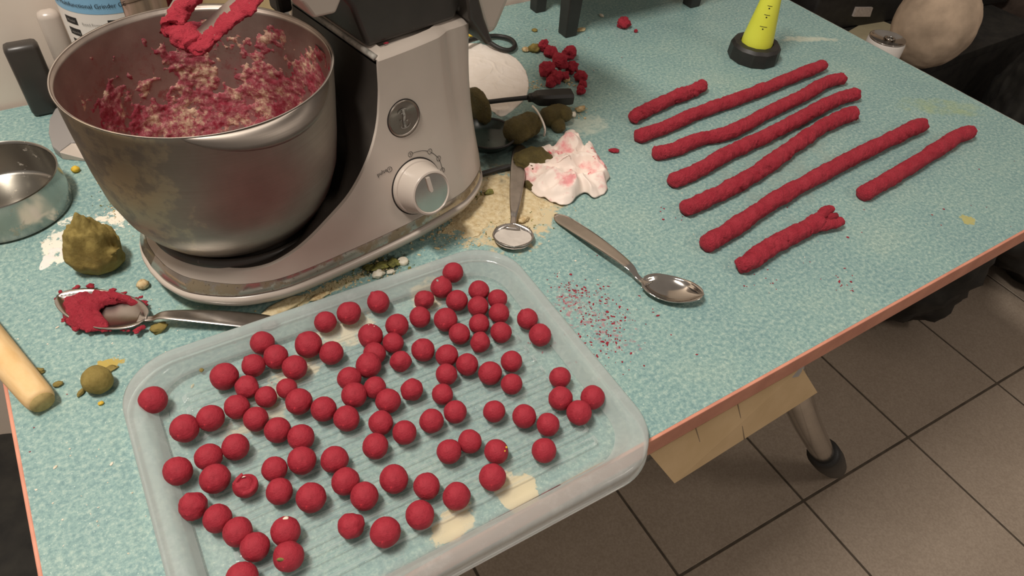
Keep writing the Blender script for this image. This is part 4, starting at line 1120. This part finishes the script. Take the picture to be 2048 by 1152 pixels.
# single crumbs
def crumb(x, y, rp, mat, label, seed=1, sq=(1, 1, .7), amp=.3, cat='crumb', name='crumb', rz=0, sub=3):
    p = at(x, y+rp*.4, 0); o = lump(name, p, m_of(rp, p), mat, seed, amp, 1.4, sub, squash=sq, rz=rz); tag(o, label, cat); return o
crumb(320, 654, 14, 'olive', 'ragged yellow olive dough crumb under the handle of the red spoon', 2, (1.2, .8, .6), .5)
crumb(288, 570, 12, 'tan_crumb', 'tan nut like crumb between olive lump and mixer base', 3, (1, .9, .8), .25)
crumb(75, 743, 11, 'olive', 'flat olive crumb above the wooden rod', 4, (1.3, .7, .5), .4)
crumb(117, 768, 8, 'olive', 'small brown olive crumb right of the wooden rod', 5, (1.1, .8, .6))
crumb(164, 784, 8, 'olive', 'sharp brown flake touching the left of the olive ball', 6, (1.3, .6, .6), rz=.7)
crumb(203, 806, 5, 'yellow_bit', 'tiny bright yellow bit below the olive ball', 7)
crumb(153, 340, 8, 'yellow_bit', 'small yellow crumb between cake tin and bowl', 8, (1, 1, .8), .15)
crumb(216, 737, 12, 'olive', 'thin smeared olive crumb just above the olive ball', 9, (1.5, .7, .25), .4)
crumb(406, 746, 4.5, 'olive', 'tiny olive crumb on the left part of the tray rim', 10)
COL.objects[-1].location.z = .0045
crumb(281, 456, 7, 'tan_crumb', 'pink tan crumb against the mixer base, left side', 11, (1, .7, .7))
crumb(290, 469, 5, 'label_grey', 'tiny grey bead by the mixer base', 12)
crumb(1068, 98, 12, 'olive', 'small olive crumb left of the red scraps', 13, (1, .9, .7))
crumb(1051, 100, 7, 'tan_crumb', 'pale crumb left of the small olive crumb', 14)
crumb(1069, 60, 6, 'olive', 'tiny olive crumb below the black stool legs', 15, (1, 1, .4))
crumb(1161, 58, 9, 'tan_crumb', 'flat cream flake right of the black stool leg', 16, (1.3, .7, .3), .2)
crumb(1203, 31, 6, 'white_bit', 'white sliver in the shadow near the top edge', 17, (.5, 1.1, .4))
crumb(1132, 160, 8, 'tan_crumb', 'pale tan crumb in front of the red scrap heap', 18)
crumb(1160, 220, 9, 'tan_crumb', 'pale tan crumb at the right end of the olive roll', 19, (1.2, .8, .6), .5)
crumb(1145, 231, 7, 'white_bit', 'whitish crumb beside the end of the olive roll', 20)
crumb(944, 70, 7, 'yellow_bit', 'yellow crumb under the loop of mixer cable', 21, (1.2, .8, .5))
crumb(568, 606, 22, 'flour', 'long cracker like tan flake beside the mixer foot', 22, (2.1, .75, .22), .15, rz=.12)
crumb(640, 590, 12, 'tan_crumb', 'crumbly tan flake under the mixer front, right of the long flake', 23, (1.8, .7, .3), .4, rz=.15)
crumb(760, 532, 12, 'green_bit', 'dark green debris in front of the mixer', 24, (1.5, .8, .4), .5)
crumb(790, 525, 11, 'green_bit', 'olive green shred left of the pale disc', 25, (1.2, .9, .4), .6)
crumb(737, 534, 9, 'green_bit', 'small mossy shred left of the dark debris', 26, (1.2, .9, .4), .6)
crumb(757, 548, 11, 'white_bit', 'greyish white crumb below the dark green debris', 27, (1.1, .9, .6), .4)
crumb(782, 544, 7, 'white_bit', 'small white chip by the tray rim', 28, (1.2, .8, .5), .4)
p = at(806, 524, .001); o = lathe('pale_disc', [(.0055, .0), (.0060, .001), (.0058, .0035), (.0050, .0045), (.001, .0042)], 'white_bit', None, 28, cap0=True, cap1=True); o.location = (p.x, p.y, 0); tag(o, 'round cream disc in front of the mixer', 'disc')
crumb(978, 385, 9, 'green_bit', 'dark green chip at the mixer corner in the flour', 29, (1.2, .8, .6), .4)
crumb(1046, 440, 9, 'tan_crumb', 'lumpy grey crumb in the flour right of the spoon neck', 30, (1.4, .7, .5), .4)
crumb(1058, 370, 12, 'dark_olive', 'dark olive scrap in the flour left of the tissue', 31, (.8, 1.3, .5), .4)

cq = mwor((.150, -.062, .2205)); o = lump('crumb', (cq.x, cq.y, .2212), .0018, 'red_roll', 88, .3, 1.4, 2, squash=(1.5, .8, .5)); tag(o, 'tiny red crumb on the mixer top ledge', 'crumb')
# scattered fine matter
def scatter(name, label, regions, mat, rmin, rmax, seed=0, flat=.5, cat='crumbs', zb=0.0):
    rnd = random.Random(seed); parts = []; V, F = ICO[1]
    c0 = at(regions[0][0], regions[0][1], 0)
    for (px, py, sx, sy, ang_, n) in regions:
        for k in range(n):
            gx, gy = rnd.gauss(0, 1), rnd.gauss(0, 1); an = math.radians(ang_)
            x = px+gx*sx*math.cos(an)-gy*sy*math.sin(an); y = py+gx*sx*math.sin(an)+gy*sy*math.cos(an)
            p = at(x, y, 0)
            if not (TX0+.004 < p.x < TX1-.004 and TY0+.004 < p.y < TY1-.01): continue
            r = rnd.uniform(rmin, rmax)*(1 if rnd.random() < .85 else 1.6); q = Vector((p.x, p.y, r*flat*.6+zb))
            e = rnd.uniform(.6, 1.5); cs, sn = math.cos(rnd.uniform(0, 6.28)), math.sin(rnd.uniform(0, 6.28)); vv = []
            for w in V:
                kx, ky = w.x*e*r*rnd.uniform(.8, 1.2), w.y/e*r*rnd.uniform(.8, 1.2); vv.append((q.x+kx*cs-ky*sn, q.y+kx*sn+ky*cs, max(q.z+w.z*r*flat, .00005)))
            parts.append((vv, F))
    v, f = join(parts); o = mk(name, v, f, mat, None, False, origin=(c0.x, c0.y, 0)); stuff(o, label, cat); return o
scatter('red_dust', 'fine red crumbs spilled right of the tray and under the spoons',
        [(1150, 580, 22, 10, 20, 60), (1185, 620, 25, 40, -20, 110), (1230, 640, 30, 40, 0, 60), (1200, 690, 30, 20, 0, 35), (1520, 560, 25, 18, 0, 16), (1690, 565, 20, 14, 0, 16), (1080, 690, 25, 18, 0, 14), (1230, 700, 60, 60, 0, 26), (1350, 430, 20, 12, 0, 10), (1650, 480, 60, 40, 0, 10), (450, 690, 120, 60, 0, 12), (140, 880, 60, 80, 0, 5), (1950, 400, 50, 60, 0, 10), (1150, 110, 60, 60, 0, 10)], 'red_roll', .0005, .0011, 3, .4)
scatter('white_specks', 'fine white crumbs strewn over the teal table top',
        [(1180, 540, 70, 50, 0, 26), (130, 640, 90, 40, 0, 26), (330, 650, 90, 30, 0, 30), (170, 950, 60, 110, 0, 36), (1480, 30, 30, 15, 0, 14), (1050, 60, 60, 20, 0, 16), (120, 470, 50, 50, 0, 60), (230, 440, 25, 15, 0, 40), (880, 470, 30, 12, 0, 24), (1600, 500, 200, 80, 0, 20)], 'white_bit', .0003, .0009, 5, .5)
scatter('tan_crumbs', 'fine tan crumbs around the mixer base and the red scraps',
        [(650, 580, 70, 9, -22, 170), (1065, 172, 18, 6, 0, 70), (1140, 168, 12, 4, 0, 14), (1000, 430, 60, 30, -20, 300), (930, 440, 30, 20, -20, 120), (1160, 222, 12, 6, 0, 24), (770, 540, 25, 12, 0, 50), (500, 700, 60, 30, 0, 8), (240, 410, 30, 20, 0, 30), (870, 470, 30, 14, -20, 60)], 'flour', .0005, .0014, 7, .6)
scatter('dark_crumbs', 'dark olive crumbs scattered in the flour and by the bowl',
        [(1000, 420, 60, 30, -20, 60), (760, 530, 22, 9, 0, 40), (230, 400, 28, 18, 0, 30), (1060, 440, 15, 8, 0, 14), (960, 390, 12, 12, 0, 20), (690, 560, 60, 8, -22, 36), (1090, 255, 16, 20, 0, 16)], 'green_bit', .0004, .0012, 9, .6)
# flour pile by the dull spoon
fp = [(862, 470), (900, 425), (945, 395), (975, 350), (1010, 345), (1040, 360), (1075, 372), (1118, 400), (1100, 428), (1080, 445), (1050, 450), (1000, 448), (960, 468), (935, 485), (905, 480)]
def pile_h(x, y, t):
    h = .0042*(1-t*t)+.0022*fbm((x, y, 0), 60, 3, 4)-.0012; return h if t < .97 else -.001
o = outline_sheet('flour_pile', [at(x, y, 0) for x, y in fp], at(1010, 415, 0), pile_h, 'flour', 40, 160, jitter=.010, seed=9, origin=tuple(at(1010, 415, 0)))
stuff(o, 'spilled cream flour between the mixer corner and the tissue', 'flour')
wp = [(85, 535), (95, 505), (120, 492), (128, 470), (150, 455), (172, 470), (150, 490), (135, 510), (110, 525)]
o = outline_sheet('flour_smear', [at(x, y, 0) for x, y in wp], at(125, 497, 0), lambda x, y, t: (.0012*fbm((x, y, 0), 90, 6, 4)+.0002 if t < .97 else -.001), 'label_white', 26, 90, jitter=.010, seed=4, origin=tuple(at(125, 497, 0)))
stuff(o, 'white flour smear left of the olive dough lump', 'flour')

# ================================================================== THINGS BEHIND, LEFT
cyl = Vector((.067, .920, 0)); RC = .056
jar = empty('grinder_box', cyl, 'grinder jar with blue and white printed label behind the bowl', 'jar')
lathe('jar_body', [(RC-.003, 0), (RC, .003), (RC, .180), (RC-.001, .182)], 'smoked', jar, 64, cap0=True, angle=50)
lathe('jar_lid', [(RC+.0003, .181), (RC+.0003, .27), (RC-.004, .276), (.001, .276)], 'smoked', jar, 64, angle=50)
fa_ = math.atan2(-cyl.y, -cyl.x)
def arc_sheet(name, z0, z1, r, mat, a0=-1.75, a1=.12, n=40):
    V = [(r*math.cos(fa_+a0+(a1-a0)*k/n), r*math.sin(fa_+a0+(a1-a0)*k/n), z) for k in range(n+1) for z in (z0, z1)]
    o = mk(name, V, [(2*k, 2*k+2, 2*k+3, 2*k+1) for k in range(n)], mat, jar)
    return o
arc_sheet('white_label', .02, .1725, RC+.0004, 'label_white'); arc_sheet('blue_band', .1725, .1905, RC+.0006, 'label_blue')
def wrap(v, ang0, z0, r): return [(r*math.cos(ang0+p.x/r), r*math.sin(ang0+p.x/r), z0+p.y) for p in v]
v, f = text_vf('Y Super Multifunctional Grinder CE', .0068); mk('label_text', wrap(v, fa_-.66, .1815, RC+.0012), f, 'ink', jar, False)
parts, gp = [], []
for k in range(5):
    z = .1615-.0135*k; x0 = -.064
    sl = [(x0, .004), (x0+.0155, .004), (x0+.0155, -.004), (x0, -.004)]
    V = []; 
    for q in range(5): V += [Vector((x0+.0175*q/4, .0042, 0)), Vector((x0+.0175*q/4, -.0042, 0))]
    parts.append((wrap(V, fa_, z, RC+.0006), [(2*q, 2*q+1, 2*q+3, 2*q+2) for q in range(4)]))
    V2 = [Vector((p.x*1.0+.052, p.y, 0)) for p in V]; parts.append((wrap(V2, fa_, z, RC+.0006), [(2*q, 2*q+1, 2*q+3, 2*q+2) for q in range(4)]))
    tv_, tf_ = text_vf(['Model', 'Capacity', 'Material', 'Size', 'Weight'][k], .0045); gp.append((wrap([Vector((p.x+x0+.009, p.y, 0)) for p in tv_], fa_, z, RC+.0011), tf_))
for v, f in parts: mk('black_tag', v, f, 'ink', jar, False)
for k, s_ in ((0, 'Rated Power'), (1, 'Voltage')):
    tv_, tf_ = text_vf(s_, .0042, align='LEFT'); gp.append((wrap([Vector((p.x-.041, p.y, 0)) for p in tv_], fa_, .1605-.0150*k, RC+.0011), tf_))
v, f = join(gp); mk('tag_text', v, f, 'label_grey', jar, False)
# dark and light grey uprights against the wall
b0 = Vector((-.0475, 1.006, 0)); o = box('black_slab', (0, 0, .0475), (.038, .024, .095), 'black_plastic', None, bv=.006, smooth=True)
o.location = b0+Vector((.004, 0, 0)); tag(o, 'dark grey slab with a rounded top standing at the wall on the left', 'box')
o = box('grey_post', (0, 0, .062), (.026, .022, .124), 'grey_plastic', None, bv=.008, smooth=True); o.location = (-.002, 1.017, 0); tag(o, 'light grey rounded upright behind the labelled jar', 'post')
# gold tube end and red thing beyond the bowl
o = tube('metal_tube', [Vector((0, 0, .0)), Vector((0, 0, .20))], .010, 'polished', None, seg=20); q = on_plane(563, 8, (0, .90, 0), (0, 1, 0))
o.location = (q.x, q.y, 0); o.scale.z = (q.z)/.20; tag(o, 'shiny metal tube end between bowl and mixer head', 'tube')
q = on_plane(300, 0, (0, .965, 0), (0, 1, 0)); q.x += .03; o = lathe('red_bottle', [(.012, 0), (.014, .002), (.014, q.z+.03), (.009, q.z+.05), (.009, q.z+.07)], 'red_roll', None, 24, cap0=True, cap1=True); o.location = (q.x, q.y, 0); tag(o, 'red bottle behind the bowl at the top edge', 'bottle')
q = on_plane(340, -20, (0, .98, 0), (0, 1, 0)); o = box('wooden_board', (0, 0, .13), (.30, .018, .26), 'cardboard', None, bv=.003); o.location = (q.x+.14, 1.022, 0); tag(o, 'tan board leaning at the wall behind the bowl', 'board')
# grey plate behind the bowl
gpz = .012
top_ = [(118, 303), (104, 292), (96, 264), (98, 238), (110, 216), (150, 200), (230, 205), (240, 285), (143, 284)]
org = at(150, 270, 0)
v = [at(x, y, gpz) for x, y in top_]; v, f = loft_vf([[Vector((p.x, p.y, .0)) for p in v], v]); pl_ = empty('scale_plate', (org.x, org.y, 0), 'grey plastic plate half hidden behind the left of the bowl', 'plate')
o = mk('plate_top', [Vector(p)-Vector((org.x, org.y, 0)) for p in v], f, 'label_grey', pl_, False); bevel(o, .002)
fr_ = [at(118, 304, .011), at(143, 286, .011), at(240, 288, .011), at(250, 330, .003), at(168, 319, .003)]
v, f = loft_vf([[Vector((p.x, p.y, 0.0)) for p in fr_], fr_]); o = mk('plate_front', [Vector(p)-Vector((org.x, org.y, 0)) for p in v], f, 'grey_plastic', pl_, False); bevel(o, .001)

# ================================================================== BLACK STOOL ON THE TABLE, TOP
sp = Vector((.80, .96, 0)); stool = empty('black_stand', (.80, .95, 0), 'black stand on straight square legs at the far table edge', 'stand'); so = Vector((.80, .95, 0))
for (x, y, w) in ((.7205, .8985, .021), (.725, .995, .019), (1.00, .8985, .021), (1.00, .995, .019)):
    v, f = loft_vf([[(x-so.x+dx*w*.55, y-so.y+dy*w*.55, 0) for dx, dy in ((-1, -1), (1, -1), (1, 1), (-1, 1))], [(x-so.x+dx*w*.7, y-so.y+dy*w*.7, .13) for dx, dy in ((-1, -1), (1, -1), (1, 1), (-1, 1))]])
    o = mk('leg', v, f, 'black', stool, False); bevel(o, .002)
box('stand_top', (.06, -.003, .143), (.35, .165, .026), 'black', stool, bv=.004)

# ================================================================== BEYOND THE TABLE'S RIGHT END
# low shelf that carries the crate, can and sack
sh = empty('low_shelf', (2.05, 1.22, FZ), 'dark low shelf beyond the right end of the table', 'shelf')
box('shelf_board', (0, 0, .37), (1.15, .62, .03), 'cloth_black', sh, bv=.003)
pq = at(1740, 92, FZ+.3855); o = box('cream_sheet', (0, -.04, .0008), (.34, .16, .0014), 'cream_board', None, rz=.2); o.location = (pq.x+.02, pq.y+.05, FZ+.3855); tag(o, 'cream sheet of paper under the can beyond the table end', 'paper')
box('shelf_front', (0, -.30, .178), (1.15, .02, .355), 'cloth_black', sh); box('shelf_side', (-.565, 0.01, .178), (.02, .59, .355), 'brown', sh); box('shelf_side', (.565, 0.01, .178), (.02, .59, .355), 'brown', sh)
SZ = FZ+.385
q0 = on_plane(1600, 30, (0, 1.28, 0), (0, 1, 0))
# black crate: front panel faces the camera
ca, cb = at(1650, 66, SZ+.0), at(1985, 12, SZ+.0)
dirv = Vector((cb.x-ca.x, cb.y-ca.y, 0)); Lc = dirv.length*1.2; rzc = math.atan2(dirv.y, dirv.x)
crate = empty('black_crate', (ca.x, ca.y, SZ), 'black plastic crate with a white sticker beyond the table end', 'crate', rz=rzc)
box('crate_body', (Lc*.42, .17, .060), (Lc, .33, .12), 'black', crate, bv=.008, smooth=True)
box('crate_rim', (Lc*.42, .17, .128), (Lc+.03, .36, .016), 'black_plastic', crate, bv=.005, smooth=True)
sp_ = [(1704, 32), (1738, 32), (1744, 14), (1711, 14)]
fp0 = Vector((ca.x, ca.y, 0))+Vector((math.sin(rzc), -math.cos(rzc), 0))*.0005; fn = Vector((-math.sin(rzc), math.cos(rzc), 0))
V = [on_plane(x, y, fp0-fn*-.004, fn) for x, y in sp_]
def cl(p):
    d_ = p-Vector(crate.location); return Vector((d_.x*math.cos(rzc)+d_.y*math.sin(rzc), -.0015, d_.z))
V = [cl(p) for p in V]; V2 = [Vector((p.x, .0065, p.z)) for p in V]; v, f = loft_vf([V, V2]); mk('sticker', v, f, 'sticker', crate, False)
# can
cpn = at(1763, 112, SZ+.075); can = empty('tin_can', (cpn.x-.01, cpn.y, SZ), 'small open metal can with ring pull beside the sack', 'can')
rcn = m_of(36, cpn)
lathe('can_wall', [(rcn*.95, .0015), (rcn, .0055), (rcn, .118), (rcn*.95, .124)], 'label_white', can, 40, cap0=True, angle=40)
lathe('can_lid', [(rcn*.95, .1235), (rcn*.97, .127), (rcn*.93, .1275), (rcn*.89, .1225), (.001, .1225)], 'polished', can, 40)
lathe('ring_pull', [(.010, .1235), (.014, .1245), (.010, .1255), (.007, .1245), (.010, .1235)], 'polished', can, 20, c=(.010, .0, 0))
box('can_label', (-.3*rcn, -rcn*.97, .06), (.02, .004, .02), 'yellow_bit', can, bv=.001)
# pale sack
sc_ = at(1872, 40, SZ+.12); rs = m_of(84, sc_)
V, F = ICO[5]; out = []
for v_ in V:
    k = 1+.06*fbm(v_, 1.2, 4, 4); p = Vector((v_.x*.95, v_.y*.9, v_.z*1.05))*(rs*k)
    out.append(Vector((p.x, p.y, max(p.z, -rs*.95))))
o = mk('canvas_sack', out, F, 'bag'); o.location = (sc_.x, sc_.y, SZ+rs*.95+.001); tag(o, 'pale stained round canvas sack beyond the table end', 'sack')
tube('sack_tie', [Vector((-rs*.55, -.2*rs, rs*.95)), Vector((0, 0, rs*1.12)), Vector((rs*.5, .1*rs, rs*.98))], .008, 'brown', o, seg=8, n=6)
# dark bags on the floor at the far right, two added to darken gaps
def darkbag(px, py, z, r, sq, mat, label, seed, rz=0, name='dark_bag', cat='bag'):
    p = at(px, py, z); o = lump(name, (p.x, p.y, FZ+.001), r, mat, seed, .22, 1.1, 5, squash=sq, rz=rz, ridged=.12); tag(o, label, cat); return o
def bag_at(x, y, r, sq, mat, label, seed, rz=0):
    o = lump('dark_bag', (x, y, FZ+.001), r, mat, seed, .20, 1.1, 5, squash=sq, rz=rz, ridged=.14); tag(o, label, 'bag')
bag_at(1.60, .60, .23, (1.0, 1.0, .95), 'cloth_black', 'black shiny bag just past the right table edge', 3)
bag_at(2.08, .42, .23, (.95, 1.1, .9), 'black', 'dull black bag at the right edge of the photo', 8)
bag_at(2.86, .52, .27, (.95, 1.1, 1.0), 'brown', 'brown padded bag at the far right of the photo', 13)
bag_at(3.50, .62, .25, (1.0, 1.0, .85), 'cloth_black', 'low black bag added to darken the gap behind the brown one', 31)
bag_at(2.40, .72, .17, (1.05, .85, 1.45), 'cloth_black', 'narrow upright black bag added to darken the floor gap before the shelf', 33)
bag_at(2.98, 1.22, .27, (1.0, 1.1, 1.15), 'brown', 'brown bag in the top right corner', 21)
# black chair under the table's left end, added to darken that area
ch = empty('added_black_chair', (-.40, .60, FZ), 'dark office chair added to darken the area left of the table', 'chair')
for k in range(5):
    t = math.radians(20+72*k); o = tube('leg', [Vector((0, 0, .10)), Vector((math.cos(t)*.16, math.sin(t)*.16, .085)), Vector((math.cos(t)*.30, math.sin(t)*.30, .055))], [.022, .018, .012], 'black', ch, seg=12, n=4)
    v, f = lathe_vf([(.001, -.011), (.022, -.010), (.025, 0), (.022, .010), (.001, .011)], 20)
    v = [(math.cos(t)*.30+(-math.sin(t))*p[2]+math.cos(t)*p[0], math.sin(t)*.30+math.cos(t)*p[2]+math.sin(t)*p[0], .026+p[1]) for p in v]; mk('caster', v, f, 'black_plastic', o)
tube('gas_column', [Vector((0, 0, .09)), Vector((0, 0, .36))], .025, 'black', ch, seg=20)
v, f = loft_vf([[Vector((p.x, p.y, z)) for p in rrect(hx_, hy_, .07, 0)] for hx_, hy_, z in ((.16, .16, .35), (.205, .205, .365), (.215, .215, .39), (.20, .20, .42))]); mk('seat', v, f, 'cloth_black', ch)
